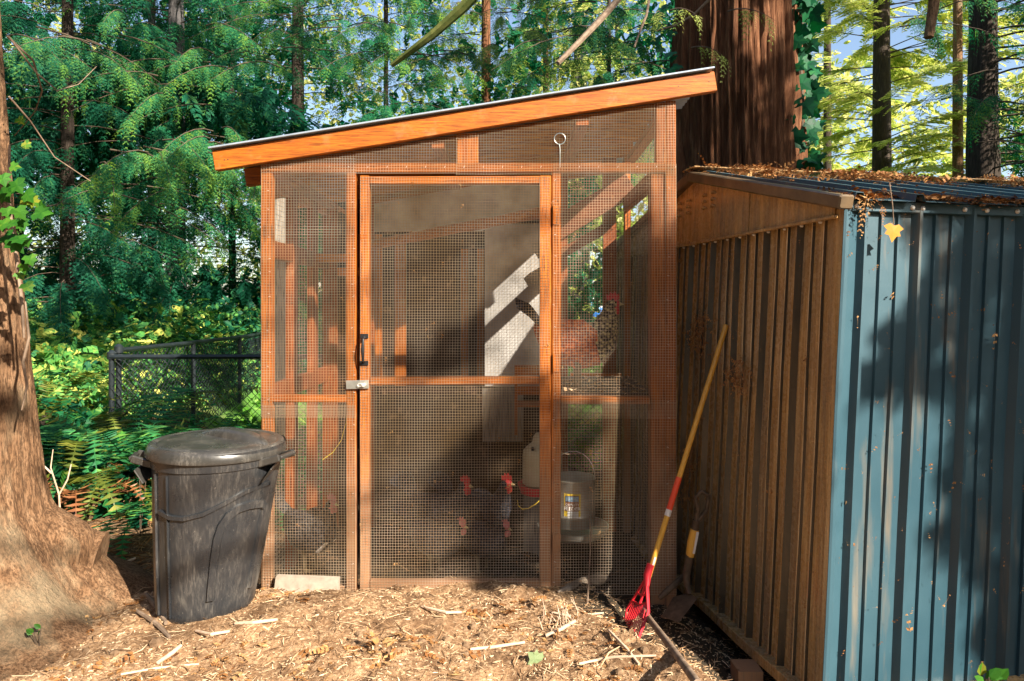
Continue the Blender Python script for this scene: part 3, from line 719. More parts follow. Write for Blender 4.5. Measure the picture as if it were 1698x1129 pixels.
def text(name, s, size, mat, parent, loc, rot, wrap=None, ext=0.0):
    cu = bpy.data.curves.new(name, 'FONT'); cu.body = s; cu.size = size; cu.align_x = 'CENTER'; cu.offset = size*.02; cu.resolution_u = 2
    t = bpy.data.objects.new(name+'_src', cu); dg = bpy.context.evaluated_depsgraph_get()
    COL.objects.link(t); dg.update(); me = bpy.data.meshes.new_from_object(t.evaluated_get(bpy.context.evaluated_depsgraph_get())); COL.objects.unlink(t); bpy.data.objects.remove(t)
    me.materials.clear(); me.materials.append(mat)
    if wrap:
        for v in me.vertices:
            a = wrap[0]+v.co.x/wrap[1]; z = v.co.y; v.co = (cx+wrap[1]*math.cos(a), cy+wrap[1]*math.sin(a), loc[2]+z)
            v.co -= origin(fd)
        o = bpy.data.objects.new(name, me); COL.objects.link(o); o.parent = parent
    else:
        o = bpy.data.objects.new(name, me); COL.objects.link(o); o.parent = parent; o.location = Vector(loc)-(origin(parent) if parent else Vector()); o.rotation_euler = rot
    return o
tz = zz0+.033
for s_, sz, dz in (('QUALITY', .017, .022), ('FEEDER', .025, 0)):
    text('label_text', s_, sz, LABW, lb, (0, 0, tz+dz), None, (-1.69, rF+.0042))
curved('round_sticker', m_plain('grey_sticker', (.42,.42,.40), (.6,.6,.58), 30, .6), fd, -1.9, -1.42, zb+.068, zb+.10, rF+.002)
m = MB(); m.tube([(X0(923)+.0, 3.25, Z0(300)), (X0(926), 3.26, Z0(500)), (X0(926), 3.27, Z0(745)), (X0(929), 3.3, Z0(757)), (X0(945), 3.4, Z0(768)), (cx+.04, 3.45, zt2+.128)], .0022, 6)
tag(m.build('hanging_wire', TWIGL, None, smooth=True), 'thin pale wire running down beside the door post to the feeder', 'wire')
wt = empty('poultry_waterer', P(880, 815, 3.75), 'milky plastic jug waterer with a red base behind the right door stile', 'waterer')
wx = (884-849)/F*3.75+.05; wy = 3.75
def wz(v): return CAMZ-(v-507)/F*3.75
m = MB(); m.lathe([(.001, wz(718)), (.035, wz(718)), (.05, wz(724)), (.055, wz(733)), (.085, wz(740)), (.105, wz(747)), (.108, wz(756)), (.108, wz(800)), (.08, wz(806))], (wx, wy, 0), 40); m.build('jug', PLJUG, wt, smooth=True)
m = MB(); m.tube([(wx-.055, wy-.07, wz(739)), (wx-.055, wy-.095, wz(739))], .010, 10); m.build('cap', BLACKM, wt, smooth=True)
m = MB(); m.lathe([(.001, wz(815)), (.12, wz(815)), (.135, wz(801)), (.128, wz(801)), (.115, wz(811)), (.001, wz(811))], (wx, wy, 0), 40); m.build('base_dish', REDP, wt, smooth=True)
m = MB(); m.lathe([(.001, -.02), (.10, -.02), (.10, wz(816)), (.001, wz(816))], (wx, wy, 0), 24); m.build('stand', GREYW, wt, smooth=True)
m = MB(); p = [P(858, 829, 3.45), P(859, 838, 3.45), P(866, 844, 3.45), P(876, 843, 3.45), P(888, 836, 3.45), P(897, 828, 3.47)]
m.tube(p, .0025, 6); tag(m.build('yellow_cord', CORD, None, smooth=True), 'yellow cord curling low behind the door mesh near the waterer', 'cord')
m = MB(); m.tube([P(578, 640, 3.26), P(574, 700, 3.27), P(566, 730, 3.27), P(552, 750, 3.28), P(535, 762, 3.27)], .0022, 6)
tag(m.build('yellow_cord', CORD, None, smooth=True), 'thin yellow cord hanging behind the left mesh panel', 'cord')

# ------------------------------------------------------------------ hens
def m_feather(name, c1, c2, sc=60):
    m = NT(name); vo = m.n('ShaderNodeTexVoronoi', Scale=float(sc)); m.l(m.coord((1,1,1.4)), vo.inputs['Vector'])
    col = m.ramp(vo.outputs['Distance'], [(.25, c1), (.65, c2)]); m.bsdf(col, .6, 0, .3, vo.outputs['Distance'], .5, .01); return m.m
FRED = m_feather('russet_feathers', (.60,.13,.02), (.26,.045,.010)); FBLK = m_feather('black_feathers', (.045,.045,.055), (.010,.010,.014))
FSPK = m_feather('speckled_feathers', (.42,.33,.14), (.035,.022,.010), 60); FWHT = m_feather('white_feathers', (.85,.80,.74), (.6,.55,.5)); FGRY = m_feather('barred_feathers', (.085,.08,.08), (.014,.014,.016))
FLEG = m_plain('hen_leg_skin', (.09,.07,.04), (.14,.10,.05), 40, .6); BEAK = m_plain('beak_horn', (.4,.3,.14), (.6,.45,.22), 40, .4)
EYE = m_plain('eye_glass', (.01,.008,.005), (.02,.01,.005), 10, .1); PINKF = m_plain('pink_face_skin', (.38,.10,.09), (.48,.16,.15), 30, .5)
COMBM = m_plain('comb_skin', (.40,.02,.025), (.55,.035,.035), 40, .5)
def hen(loc, rz, sc, label, body, neck, breast=None, comb=None, bow=0.0, turn=0.0, group='hens in the run', face=None):
    comb = comb or COMBM
    r = empty('hen', loc, label, 'hen', group, rz); r.scale = (sc,)*3
    path = [(-.20,.285,.006,.012),(-.175,.275,.035,.04),(-.13,.245,.062,.075),(-.07,.215,.088,.098),(0,.20,.098,.108),(.06,.208,.088,.105),(.10,.235,.066,.088),(.125,.275,.048,.062),(.137,.315,.038,.046),(.143,.345,.030,.035),(.152,.37,.028,.031),(.168,.382,.024,.027),(.184,.384,.014,.016),(.190,.384,.003,.004)]
    n = 20; vs = []; m = len(path)
    for k, (x, z, ry, rz_) in enumerate(path):
        if k >= 6: f = (k-5)/(m-6); x += bow*f*.10; z -= bow*f*.19
        a = path[max(k-1,0)]; b = path[min(k+1,m-1)]; d = Vector((b[0]-a[0], 0, b[1]-a[1])).normalized(); w = Vector((-d.z, 0, d.x))
        for i in range(n):
            t = 2*math.pi*i/n; j = 1+.05*math.sin(i*3+k*2.3)+.03*random.uniform(-1,1) if 1 < k < 9 else 1
            vs.append(Vector((x, 0, z))+Vector((0,1,0))*math.cos(t)*ry*j+w*math.sin(t)*rz_*j)
    fs = [(k*n+i, k*n+(i+1)%n, (k+1)*n+(i+1)%n, (k+1)*n+i) for k in range(m-1) for i in range(n)]+[tuple(range(n-1,-1,-1)), tuple((m-1)*n+i for i in range(n))]
    mb = MB(); mb.add(vs, fs); o = mb.build('body', body, r, smooth=True, local=True)
    o.data.materials.append(neck); o.data.materials.append(breast or neck); o.data.materials.append(face or comb)
    for p in o.data.polygons:
        c = p.center
        k = p.index//n
        if 7 <= k < 10: p.material_index = 1
        if k in (4, 5, 6) and breast and c.x > .055 and (breast is not FWHT or (abs(c.y) < .05 and k in (4, 5) and c.z > .15)): p.material_index = 2
        if k >= 10: p.material_index = 3 if (k >= 11 or c.z < .37-.19*bow) else 1
    hx_, hz_ = .16+bow*.10, .385-bow*.19
    mb = MB(); cp = [(-.028,.0),(-.030,.024),(-.018,.018),(-.012,.036),(-.002,.022),(.006,.038),(.014,.020),(.022,.028),(.028,.004),(.012,-.004)]
    mb.prism([(hx_+a*1.05, -.004, hz_+.016+b*1.0) for a, b in cp], 0, (0,.008,0)); mb.build('comb', comb, r, local=True)
    for s_ in (-1, 1):
        mb = MB(); mb.lathe([(.001,.022),(.009,.016),(.013,.0),(.010,-.014),(.001,-.02)], (hx_+.014, s_*.010, hz_-.034), 10); mb.build('wattle', comb, r, smooth=True, local=True)
        mb = MB(); mb.lathe([(.0005,.005),(.004,.003),(.005,0),(.004,-.003),(.0005,-.005)], (hx_+.006, s_*.0235, hz_+.004), 8); mb.build('eye', EYE, r, smooth=True, local=True)
        # wing
        vs = []; nn = 10
        for k in range(nn):
            q = k/(nn-1); x = .07-.24*q; z = .235-.02*q+.02*math.sin(q*3); hgt = .065*math.sin(math.pi*min(1, q*.85+.12))+.004; yy = .093*math.sin(math.pi*(1-q*.62)*.93+.2)
            yy = [.080,.094,.102,.106,.105,.100,.090,.076,.060,.040][k]
            vs += [(x, s_*yy*.93, z+hgt), (x, s_*(yy+.008), z), (x, s_*yy*.9, z-hgt*.9), (x, s_*(yy-.03), z)]
        fs = [(k*4+i, k*4+(i+1)%4, (k+1)*4+(i+1)%4, (k+1)*4+i) for k in range(nn-1) for i in range(4)]+[(0,1,2,3), tuple((nn-1)*4+i for i in range(4))]
        MB().add(vs, fs).build('wing', body, r, smooth=True, local=True)
        mb = MB(); x = -.005+.03*s_*0; y = s_*.042
        mb.tube([(x-.01, y, .13), (x, y, .085), (x+.002, y, .012)], [.020,.009,.0065], 8)
        for a in (-.5, 0, .5, 3.1): mb.tube([(x, y, .010), (x+.045*math.cos(a), y+.045*math.sin(a), .004)], [.006,.003], 6)
        mb.build('leg', FLEG, r, smooth=True, local=True)
    mb = MB(); mb.lathe([(.009,0),(.007,.010),(.0005,.026)], (hx_+.024, 0, hz_-.002), 8, Matrix.Rotation(R(100), 3, 'Y')); mb.build('beak', BEAK, r, smooth=True, local=True)
    mb = MB()
    for k in range(7):
        a = (k-3)*.16; h0 = Vector((-.15, 0, .27)); tip = h0+Vector((-.13*math.cos(a), .05*(k-3)/1.6, .10+.03*math.cos(a*3))); md = h0.lerp(tip, .55)+Vector((0,0,.018))
        mb.prism([h0+Vector((0,-.004,-.02)), md+Vector((0,-.003,-.024)), tip+Vector((0,0,-.012)), tip+Vector((-.004,0,.010)), md+Vector((0,.003,.024)), h0+Vector((0,.004,.022))], 0, (0,.004,0))
    mb.build('tail', body if body is not FRED else FBLK, r, local=True)
    return r
hen(((958-849)/F*3.45, 3.42, .932), R(6), 1.12, 'speckle-breasted russet hen with red comb standing on the shelf', FRED, FSPK, FSPK, group=None)
hen(((512-849)/F*3.42, 3.45, .02), R(-30), .92, 'dark barred hen with a white breast patch behind the left mesh panel', FGRY, FGRY, FWHT, PINKF, group=None)
hen(((728-849)/F*3.62, 3.68, .02), R(-28), 1.0, 'black hen with raised red comb, left of the two at the door centre', FBLK, FBLK)
hen(((794-849)/F*3.62, 3.70, .02), R(-22), 1.0, 'black hen with raised red comb, right one beside the waterer', FBLK, FBLK)
hen(((722-849)/F*3.45, 3.46, .0), R(-30), .82, 'dark hen with pale pink face lowering its head below the left black hen', FBLK, FBLK, None, PINKF, 0.35)
hen(((800-849)/F*3.45, 3.47, .0), R(-40), .80, 'dark hen with pale pink face lowering its head below the right black hen', FBLK, FBLK, None, PINKF, 0.35)

# ------------------------------------------------------------------ steel shed
C0 = np.array([1.217, 2.5]); GD = np.array([-.2085, 1.0]); GD /= np.linalg.norm(GD); BD = np.array([1.0, .2085]); BD /= np.linalg.norm(BD)
def spn(s, t, z):
    p = C0+BD*s+GD*t; return (p[0]+.0453*(z-1.73), p[1], z)
shed = empty('garden_shed', spn(0, 0, -.12), 'blue steel garden shed with soil-stained gable wall and low pitched ribbed roof', 'shed')
PEAK = 1.154; WID = 2.31; LEN = 2.6; ZE = 1.735; ZP = 2.035; ZB_ = -.10
def ribbed(name, prof, along, z0, z1, mat, nz=7, warp=.002, label=None):
    """prof: (distance, outward); along: function(dist, outward, z)->point"""
    m = MB(); vs = []; k = len(prof)
    for i in range(nz):
        z = z0+(z1-z0)*i/(nz-1)
        for a, o in prof: vs.append(along(a, o+random.uniform(-1, 1)*warp*.15+warp*math.sin(z*5+a*9), z))
    fs = [(i*k+j, i*k+j+1, (i+1)*k+j+1, (i+1)*k+j) for i in range(nz-1) for j in range(k-1)]
    m.add(vs, fs); o = m.build(name, mat, shed, label=label)
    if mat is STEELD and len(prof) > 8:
        o.data.materials.append(STEELF); o.data.materials.append(STEELE)  # rib slopes coloured dark as shade, narrow tops light as highlights
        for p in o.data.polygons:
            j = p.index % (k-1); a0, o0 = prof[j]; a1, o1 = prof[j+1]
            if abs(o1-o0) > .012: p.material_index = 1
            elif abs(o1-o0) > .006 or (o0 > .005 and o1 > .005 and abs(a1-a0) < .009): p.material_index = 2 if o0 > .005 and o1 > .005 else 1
    return o
PER = .235
def period(x0, flip=False):
    base = [(0,0),(.0015,.0), (.018,.026),(.030,.026),(.042,0),(.098,0),(.101,.010),(.108,.010),(.112,0),(.170,0),(.173,.010),(.180,.010),(.184,0),(PER,0)]
    return [(x0+a, o) for a, o in base]
fb = lambda a, o, z: spn(a, -o, z)
ribbed('corner_trim', [(-.012,.014),(-.012,.0165),(-.004,.020),(.012,.018),(.052,.004),(.058,.0)], fb, ZB_-.02, ZE-.012, STEEL)
x = .052; k = 0
while x < LEN: ribbed('wall_panel', period(x), fb, ZB_, ZE-.012, STEEL); x += PER
fg = lambda a, o, z: spn(-o, a, z)
x = .0
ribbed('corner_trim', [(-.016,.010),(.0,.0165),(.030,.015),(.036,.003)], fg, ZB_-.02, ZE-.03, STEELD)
x = .036
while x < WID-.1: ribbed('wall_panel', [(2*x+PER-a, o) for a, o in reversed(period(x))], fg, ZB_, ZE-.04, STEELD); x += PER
# far walls
m = MB(); m.prism([spn(0, WID, ZB_), spn(LEN, WID, ZB_), spn(LEN, WID, ZE-.02), spn(0, WID, ZE-.02)], 0, (-.01*GD[0], -.01*GD[1], 0)); m.build('back_wall', STEELD, shed)
m = MB(); m.prism([spn(LEN, 0, ZB_), spn(LEN, WID, ZB_), spn(LEN, WID, ZE-.02), spn(LEN, PEAK, ZP-.02), spn(LEN, 0, ZE-.02)], 0, (-.01, 0, 0)); m.build('side_wall', STEEL, shed)
m = MB(); m.prism([spn(.02, .02, ZB_), spn(LEN-.02, .02, ZB_), spn(LEN-.02, WID-.02, ZB_), spn(.02, WID-.02, ZB_)], 0, (0, 0, .03)); m.build('floor', DARKW, shed)
# gable panels: two sheets lapping at a seam
def gable(t0, t1, o):
    top = lambda t: ZE+(ZP-ZE)*(1-abs(t-PEAK)/PEAK)-.012
    ts = [t0, t1] if (t1 <= PEAK or t0 >= PEAK) else [t0, PEAK, t1]
    m = MB(); poly = [spn(-o, t0, ZE-.055)]+[spn(-o, t1, ZE-.055)]+[spn(-o, t, top(t)) for t in reversed(ts)]
    m.prism(poly, 0, (.004*BD[0], .004*BD[1], 0)); return m.build('gable_panel', STEELD, shed)
gable(.02, .62, .024); gable(.60, 1.16, .029); gable(1.14, 1.75, .024); gable(1.73, WID-.02, .029)
m = MB(); m.beam(spn(-.031, .0, ZE-.058), spn(-.031, WID, ZE-.058), .018, .014); m.build('gable_flange', STEELD, shed)
m = MB(); m.beam(spn(-.02, .0, ZB_-.01), spn(-.02, WID, ZB_-.01), .05, .045, wob=.003); m.build('base_rail', STEELD, shed)
m = MB(); m.beam(spn(0, -.02, ZB_-.02), spn(LEN, -.02, ZB_-.02), .05, .045, wob=.003); m.build('base_rail', STEELD, shed)
for tt in (.93, 1.02, 1.20, 1.31):
    for z in (1.915, 1.882, 1.849):
        m = MB(); zz = z-.0*(tt-1); n = 5
        m.tube([spn(-.030-.007*math.sin(math.pi*i/n), tt+.042*(i/n-.5), zz-.004*math.cos(math.pi*i/n*2)) for i in range(n+1)], [.002,.006,.0075,.0075,.006,.002], 6); m.build('louver', STEELD, shed, smooth=True)
# roof
OV = .035
def zroof(t): return ZE+.012+(ZP+.012-ZE-.012)*(1-abs(t-PEAK)/PEAK)
RP = .252
def roof_panel(s0, t0, t1):
    prof = [(0,0),(.006,.026),(.034,.026),(.046,0),(RP+.0,0)]
    m = MB(); vs = []; nt_ = 5
    for i in range(nt_):
        t = t0+(t1-t0)*i/(nt_-1)
        for a, o in prof: vs.append(spn(s0+a, t, zroof(t)+o))
    k = len(prof); fs = [(i*k+j, i*k+j+1, (i+1)*k+j+1, (i+1)*k+j) for i in range(nt_-1) for j in range(k-1)]
    b = len(vs); vs += [(x, y, z-.0015) for x, y, z in vs]; fs += [tuple(b+q for q in reversed(f)) for f in fs]
    for j in range(k-1): fs.append((j, b+j, b+j+1, j+1))
    m.add(vs, fs); return m.build('roof_panel', STEEL, shed)
s = .0
while s < LEN+.1: roof_panel(s, -.055, PEAK); roof_panel(s, PEAK+.002, WID+.05); s += RP
for a, b in ((-.06, PEAK), (PEAK, WID+.06)):
    m = MB(); p0 = spn(-OV, a, zroof(a)-.012); p1 = spn(-OV, b, zroof(b)-.012); m.beam(p0, p1, .060, .052, wob=.001, c=.006); m.build('roof_trim', TRIMS, shed)
m = MB(); m.beam(spn(-.06, PEAK, ZP+.043), spn(LEN, PEAK, ZP+.043), .12, .006); m.build('ridge_cap', STEELD, shed)
m = MB(); m.beam(spn(.0, -.012, ZE-.02), spn(LEN, -.012, ZE-.02), .02, .04); m.build('eave_strip', STEEL, shed)
for a in (.034, .27, .315, .50, .60, .74, .86, 1.0):
    m = MB(); p = spn(a, -.024, ZE-.022); m.tube([(p[0], p[1]+.004, p[2]), (p[0], p[1]-.002, p[2]), (p[0], p[1]-.006, p[2])], [.009,.009,.004], 10); m.build('screw', SCREW, shed, smooth=True)
for t in np.arange(.10, 1.9, .115):
    m = MB(); p = Vector(spn(-.024, t, ZE-.068)); m.tube([p+Vector((.006,0,0)), p-Vector((.002,0,0)), p-Vector((.006,0,0))], [.006,.006,.003], 8); m.build('screw', SCREW, shed, smooth=True)
def slab(name, c, rz, L, W, H, mat, label, cat, rx=0, group=None, rough=.004):
    m = MB(); m.beam((-L/2,0,0), (L/2,0,0), W, H, c=.006, wob=rough)
    o = m.build(name, mat, None, local=True); o.location = c; o.rotation_euler = (rx, 0, rz); return tag(o, label, cat, group)
p = P(1238, 1085, 2.78); m = MB(); m.box((p[0]-.04, p[1]-.02, -.36), (p[0]+.06, p[1]+.08, ZB_-.030)); tag(m.build('support_block', WOODV, None), 'square wooden block under the bottom edge of the steel shed', 'wood block')

# debris on the roof and the walls of the shed
n = 8000
s_ = RS.uniform(-.02, LEN, n); t_ = np.clip(np.where(RS.rand(n) < .35, RS.uniform(-.05, .08, n), np.abs(RS.normal(1.02, .18, n))), -.05, 1.2)
keep = fbm(s_*4, t_*5, 77) > .42; s_ = s_[keep]; t_ = t_[keep]; n = len(s_)
pz = np.array([spn(a, b, zroof(b)+.012+.055*random.random()*(b > .5)) for a, b in zip(s_, t_)])
V, T, C = scatter([frond_tpl(4, 0, .35, .05), frond_tpl(2, 0, .2, .06), frond_tpl(3, 0, .4, .09)], pz, np.concatenate([RS.normal(0, 1, (n, 2)), RS.normal(-.05, .22, (n, 1))], 1), RS.normal(0, .4, (n, 3))+[0,0,1], RS.uniform(.02, .075, n), RS.uniform(0, .85, n))
o = np_mesh('needle_litter', V, T, NEED, None, tint=C); tag(o, 'brown cedar needles and sprigs heaped along the shed roof', 'needle litter', kind='stuff')
n = 700; zz = RS.uniform(-.05, 1.7, n)
wallside = RS.rand(n) < .62
ps = np.array([spn(-.022, random.uniform(.05, 1.7)**1.0, z) if w else spn(random.uniform(.0, 1.4), -.026, z) for w, z in zip(wallside, zz)])
dn = np.stack([RS.normal(0, .3, n), RS.normal(0, .3, n), RS.normal(0, 1, n)], 1)
up = np.where(wallside[:, None], np.array([-1, -.2, 0]), np.array([.2, -1, 0]))+RS.normal(0, .2, (n, 3))
V, T, C = scatter([frond_tpl(3, 0, .3, .06), frond_tpl(2, 0, .12, .05)], ps, dn, up, RS.uniform(.008, .030, n)*np.where(RS.rand(n) < .12, 2.2, 1), RS.uniform(.2, 1, n))
o = np_mesh('needle_litter', V, T, NEED, None, tint=C); tag(o, 'dry needles stuck to the corrugated sides of the shed', 'needle litter', kind='stuff')
# dried vines that cling to the gable wall
for lab, tt, z0_, z1_ in (('dry orange vine tangle clinging to the far part of the shed gable wall', 1.35, 1.05, 1.66), ('dry vine tangle half way down the middle of the shed gable wall', .62, .95, 1.10), ('dry vine bundle low on the gable wall above the shovel grip', 1.05, .30, .62), ('dry vine tangle near the top middle of the gable wall', 1.0, 1.10, 1.30)):
    rt = empty('dry_vine', spn(-.03, tt, z0_), lab, 'vine'); m = MB()
    for k in range(6):
        a = Vector(spn(-.028, tt+random.uniform(-.04,.04), z1_)); pts = [a]; ct_ = tt
        for i in range(5): ct_ += random.uniform(-.05, .05); pts.append(Vector(spn(-.03-random.uniform(0,.02), ct_, z1_-(z1_-z0_)*(i+1)/5+random.uniform(-.03,.03))))
        m.tube(pts, [.0022,.0020,.0018,.0015,.0012,.0008], 4, False)
    m.build('stems', m_plain('dry_vine_stem', (.22,.10,.035), (.42,.22,.09), 20, .7), rt)['kind'] = 'stuff'
    n = 90; q = np.array([spn(-.032-random.uniform(0,.02), tt+random.gauss(0,.05), random.uniform(z0_, z1_)) for _ in range(n)])
    V, T, C = scatter([frond_tpl(3, 0, .4, .09)], q, RS.normal(0, 1, (n, 3)), RS.normal(0, .5, (n, 3))+[-1, 0, 0], RS.uniform(.012, .04, n), RS.uniform(.3, 1, n))
    np_mesh('dry_leaves', V, T, NEED, rt, tint=C)['kind'] = 'stuff'
# hanging yellow leaf with its stalk
m = MB(); tp = Vector(P(1475, 302, 2.46)); m.tube([tp, Vector(P(1480, 340, 2.45)), Vector(P(1482, 372, 2.45))], .0018, 5)
lf = empty('hanging_leaf', P(1479, 387, 2.45), 'single yellow leaf hanging by a twig in front of the blue shed wall', 'leaf')
m.build('stalk', TWIG, lf)
V, T, C = scatter(IVYT, np.array([P(1483, 374, 2.45)]), np.array([[-.15, 0, -1.]]), np.array([[.1, -1, .1]]), np.array([.062]), np.array([.9]))
np_mesh('blade', V, T, m_leaf('yellow_leaf', (.40,.16,.02), (.55,.25,.03), (.6,.28,.04), .3), lf, tint=C)
m = MB(); a = Vector(P(1437, 335, 2.44)); m.tube([a, a+Vector((.012, 0, -.03)), a+Vector((0, 0, -.06))], .0015, 5)
V, T, C = scatter([frond_tpl(7, 2, .35, .05)], np.array([P(1438, 322, 2.45), P(1463, 340, 2.45)]), np.array([[-.1, 0, -1.], [.2, 0, -1]]), np.array([[0, -1, .1], [.3, -1, .1]]), np.array([.13, .07]), np.array([.8, .4]))
tag(np_mesh('cedar_sprig', V, T, NEED, None, tint=C), 'dry brown cedar sprigs dangling from the shed eave near the corner', 'sprig')

# ------------------------------------------------------------------ rake, shovel, pole
rk = empty('rake', P(1050, 1055, 2.93), 'red plastic leaf rake with yellow handle leaning against the shed', 'rake')
TA = Vector(P(1204, 540, 3.27)); TB = Vector(P(1073, 963, 3.00)); dr = (TA-TB).normalized()
def along(f): return TB.lerp(TA, f)
def tubeseg(name, f0, f1, r, mat, n=12):
    m = MB(); m.tube([along(f0), along((f0+f1)/2), along(f1)], r, n); return m.build(name, mat, rk, smooth=True)
tubeseg('handle', 0, 1, .0125, RAKEW)
tubeseg('sleeve', .262, .385, .0138, ORNG); tubeseg('white_band', .238, .262, .0141, LABW)
sdv = dr.cross(Vector((0,1,0))).normalized()
m = MB(); q0 = along(.02)+Vector((0,-.0138,0)); q1 = along(.09)+Vector((0,-.0138,0)); m.beam(q0, q1, .009, .002, (0,1,0), c=.0006); m.build('label', LABW, rk)
m = MB(); m.tube([along(1.0), along(1.004)], [.013, .009], 12); m.build('end_cap', RAKEW, rk, smooth=True)
# head: a bent fan seen almost edge-on
A = Vector(P(1072, 958, 2.99)); L0 = Vector(P(1037, 1018, 3.02)); L1 = Vector(P(1058, 1058, 2.84))
left_top = Vector(P(1039, 1010, 3.05)); right_top = Vector(P(1075, 1015, 2.90)); lb_ = Vector(P(1037, 1024, 3.04)); rb_ = Vector(P(1059, 1058, 2.84))
m = MB(); m.tube([A+dr*.06, A+dr*.01, A.lerp(right_top, .25)], [.0165,.017,.011], 10)
m.tube([A, A.lerp(left_top, .5), left_top, lb_], [.007,.0055,.005,.003], 6); m.tube([A, A.lerp(right_top, .5), right_top, rb_, rb_+Vector((-.014,.01,-.002))], [.009,.008,.007,.0055,.004], 6)
for f_ in (.46, .72):
    q0 = A.lerp(left_top, f_); q1 = A.lerp(right_top, f_); m.tube([q0, (q0+q1)/2+Vector((0,0,-.014)), q1], .0045, 6)
m.tube([A+Vector((.0,-.01,0)), (A.lerp(left_top, .72)+A.lerp(right_top, .72))/2+Vector((0,0,-.014))], [.008,.005], 6)
m.build('rake_head', REDP, rk, smooth=True)
for k in range(11):
    f = (k+.5)/11; a = A.lerp(left_top, .70).lerp(A.lerp(right_top, .70), f)+Vector((0,0,-.05*f*(1-f))); c = lb_.lerp(rb_, f); b = a.lerp(c, .6)+Vector((.001,-.002,0)); c2 = c+Vector((-.012, .012, -.003))
    m = MB(); m.tube([a, b, c, c2], [.0019,.0021,.0019,.0013], 5); m.build('tine', REDP, rk, smooth=True)

sv = empty('shovel', P(1135, 1030, 3.05), 'rusty short shovel with a dark grip leaning in the corner by the shed', 'shovel')
YS = 3.1
def ps_(u, v, y=YS): return Vector(P(u, v, y))
m = MB(); m.tube([ps_(1154, 862), ps_(1152, 880)], [.016,.017], 12); m.tube([ps_(1154, 866), ps_(1158, 845), ps_(1153, 825), ps_(1163, 814), ps_(1175, 822), ps_(1172, 845), ps_(1157, 864)], [.012,.010,.010,.011,.011,.010,.012], 8); m.build('grip', RUST, sv, smooth=True)
m = MB(); m.tube([ps_(1152, 878), ps_(1147, 900), ps_(1144, 922)], [.0195,.021,.0195], 12); m.build('wood_shaft', RAKEW, sv, smooth=True)
m = MB(); m.beam(ps_(1157, 882, YS-.017), ps_(1150, 918, YS-.017), .012, .004, (0,1,0), c=.001); m.build('label', LABW, sv)
m = MB(); m.tube([ps_(1144, 920), ps_(1139, 945), ps_(1138, 962, 3.09), ps_(1143, 985, 3.06)], [.019,.018,.014,.012], 12); m.build('socket', RUST, sv, smooth=True)
m = MB(); a = ps_(1143, 982, 3.08); b = ps_(1156, 993, 3.02); c = ps_(1126, 1032, 2.93); d = ps_(1098, 1022, 3.0); e = ps_(1116, 990, 3.1)
cen = (a+b+c+d+e)/5+Vector((0, .012, -.012))
m.prism([a, b, c, d, e], 0, (0, .004, -.003)); m.build('blade', RUST, sv)
m = MB(); m.tube([ps_(1136, 953, 3.16), ps_(1120, 968, 3.12), ps_(1103, 983, 3.08), ps_(1093, 992, 3.07)], [.013,.014,.014,.010], 10); tag(m.build('tool_handle', RUST, None, smooth=True), 'short dark round tool handle lying behind the shovel socket', 'tool handle')
def gp(u, v, lift=0):
    """ground point below pixel u,v"""
    d = np.array([(u-849)/F, 1, -(v-507)/F]); lo, hi = .8, 60
    y = .8
    while y < 60:
        p = np.array([0,0,CAMZ])+d*y
        if p[2] < gz(p[0], p[1]): break
        y += .01 if y < 6 else .05
    return Vector((p[0], p[1], float(gz(p[0], p[1]))+lift))
a = gp(1064, 1020, .030); b = gp(1131, 1129, .05); dd = b-a
m = MB(); m.tube([a-dd*.0, a+dd*.33+Vector((-.003,0,.0)), a+dd*.7, a+dd*1.25], [.011,.013,.0135,.0135], 12); tag(m.build('wooden_pole', TWIG, None, smooth=True), 'weathered round pole lying on the ground in front of the red rake', 'pole')
# rock at the coop foot
m = MB(); a = gp(925, 985, .01); b = gp(1010, 968, .02)
m.tube([a, a.lerp(b, .2), a.lerp(b, .5)+Vector((0,0,.006)), a.lerp(b, .8)+Vector((0,0,.01)), b], [.004,.024,.034,.028,.008], 9); tag(m.build('rotten_branch', STONE, None, smooth=True), 'soil covered broken branch lying at the foot of the right panel', 'branch')
m = MB(); a = gp(974, 1002); m.tube([a, Vector(P(978, 930, 3.15)), Vector(P(980, 880, 3.15)), Vector(P(977, 856, 3.15))], [.0045,.0035,.003,.0018], 6); tag(m.build('vine_stem', TWIG, None, smooth=True), 'thin upright vine stem in front of the lower right mesh', 'stem')
# paver
m = MB(); y = 3.165; q = [P(457, 957, y), P(562, 961, y), P(560, 1003, y-.02), P(452, 999, y-.02)]; q = [Vector(c) for c in q]
m.prism(q, 0, (0, .028, .004)); tag(m.build('concrete_slab', CONC, None), 'pale concrete slab stood on edge against the lower left mesh', 'slab')

# ------------------------------------------------------------------ trash can
tc = empty('trash_can', (-1.30, 2.87, .10), 'dusty black plastic trash can with closed lid beside the coop', 'trash can')
cb = np.array([-1.285, 2.87, .115]); ct = np.array([-1.228, 2.87, .765]); 
def canpt(th, z, dr_=0.0):
    f = (z-cb[2])/(ct[2]-cb[2]); c = cb+(ct-cb)*f; r = .192+(.256-.192)*max(f, 0)**.9+dr_
    return (c[0]+r*math.cos(th), c[1]+r*math.sin(th), z)
m = MB(); N = 72; zs = [.10, .118, .125, .30, .44, .56, .60, .66, .70, .705, .75, .775]; dd = [-.004, .002, 0, 0, 0, 0, 0, 0, 0, .006, .006, .006]
vs = []
for z, e in zip(zs, dd):
    for i in range(N): vs.append(canpt(2*math.pi*i/N, z, e))
fs = [(k*N+i, k*N+(i+1)%N, (k+1)*N+(i+1)%N, (k+1)*N+i) for k in range(len(zs)-1) for i in range(N)]+[tuple(range(N-1,-1,-1))]
m.add(vs, fs); m.build('body', CAN, tc, smooth=True)
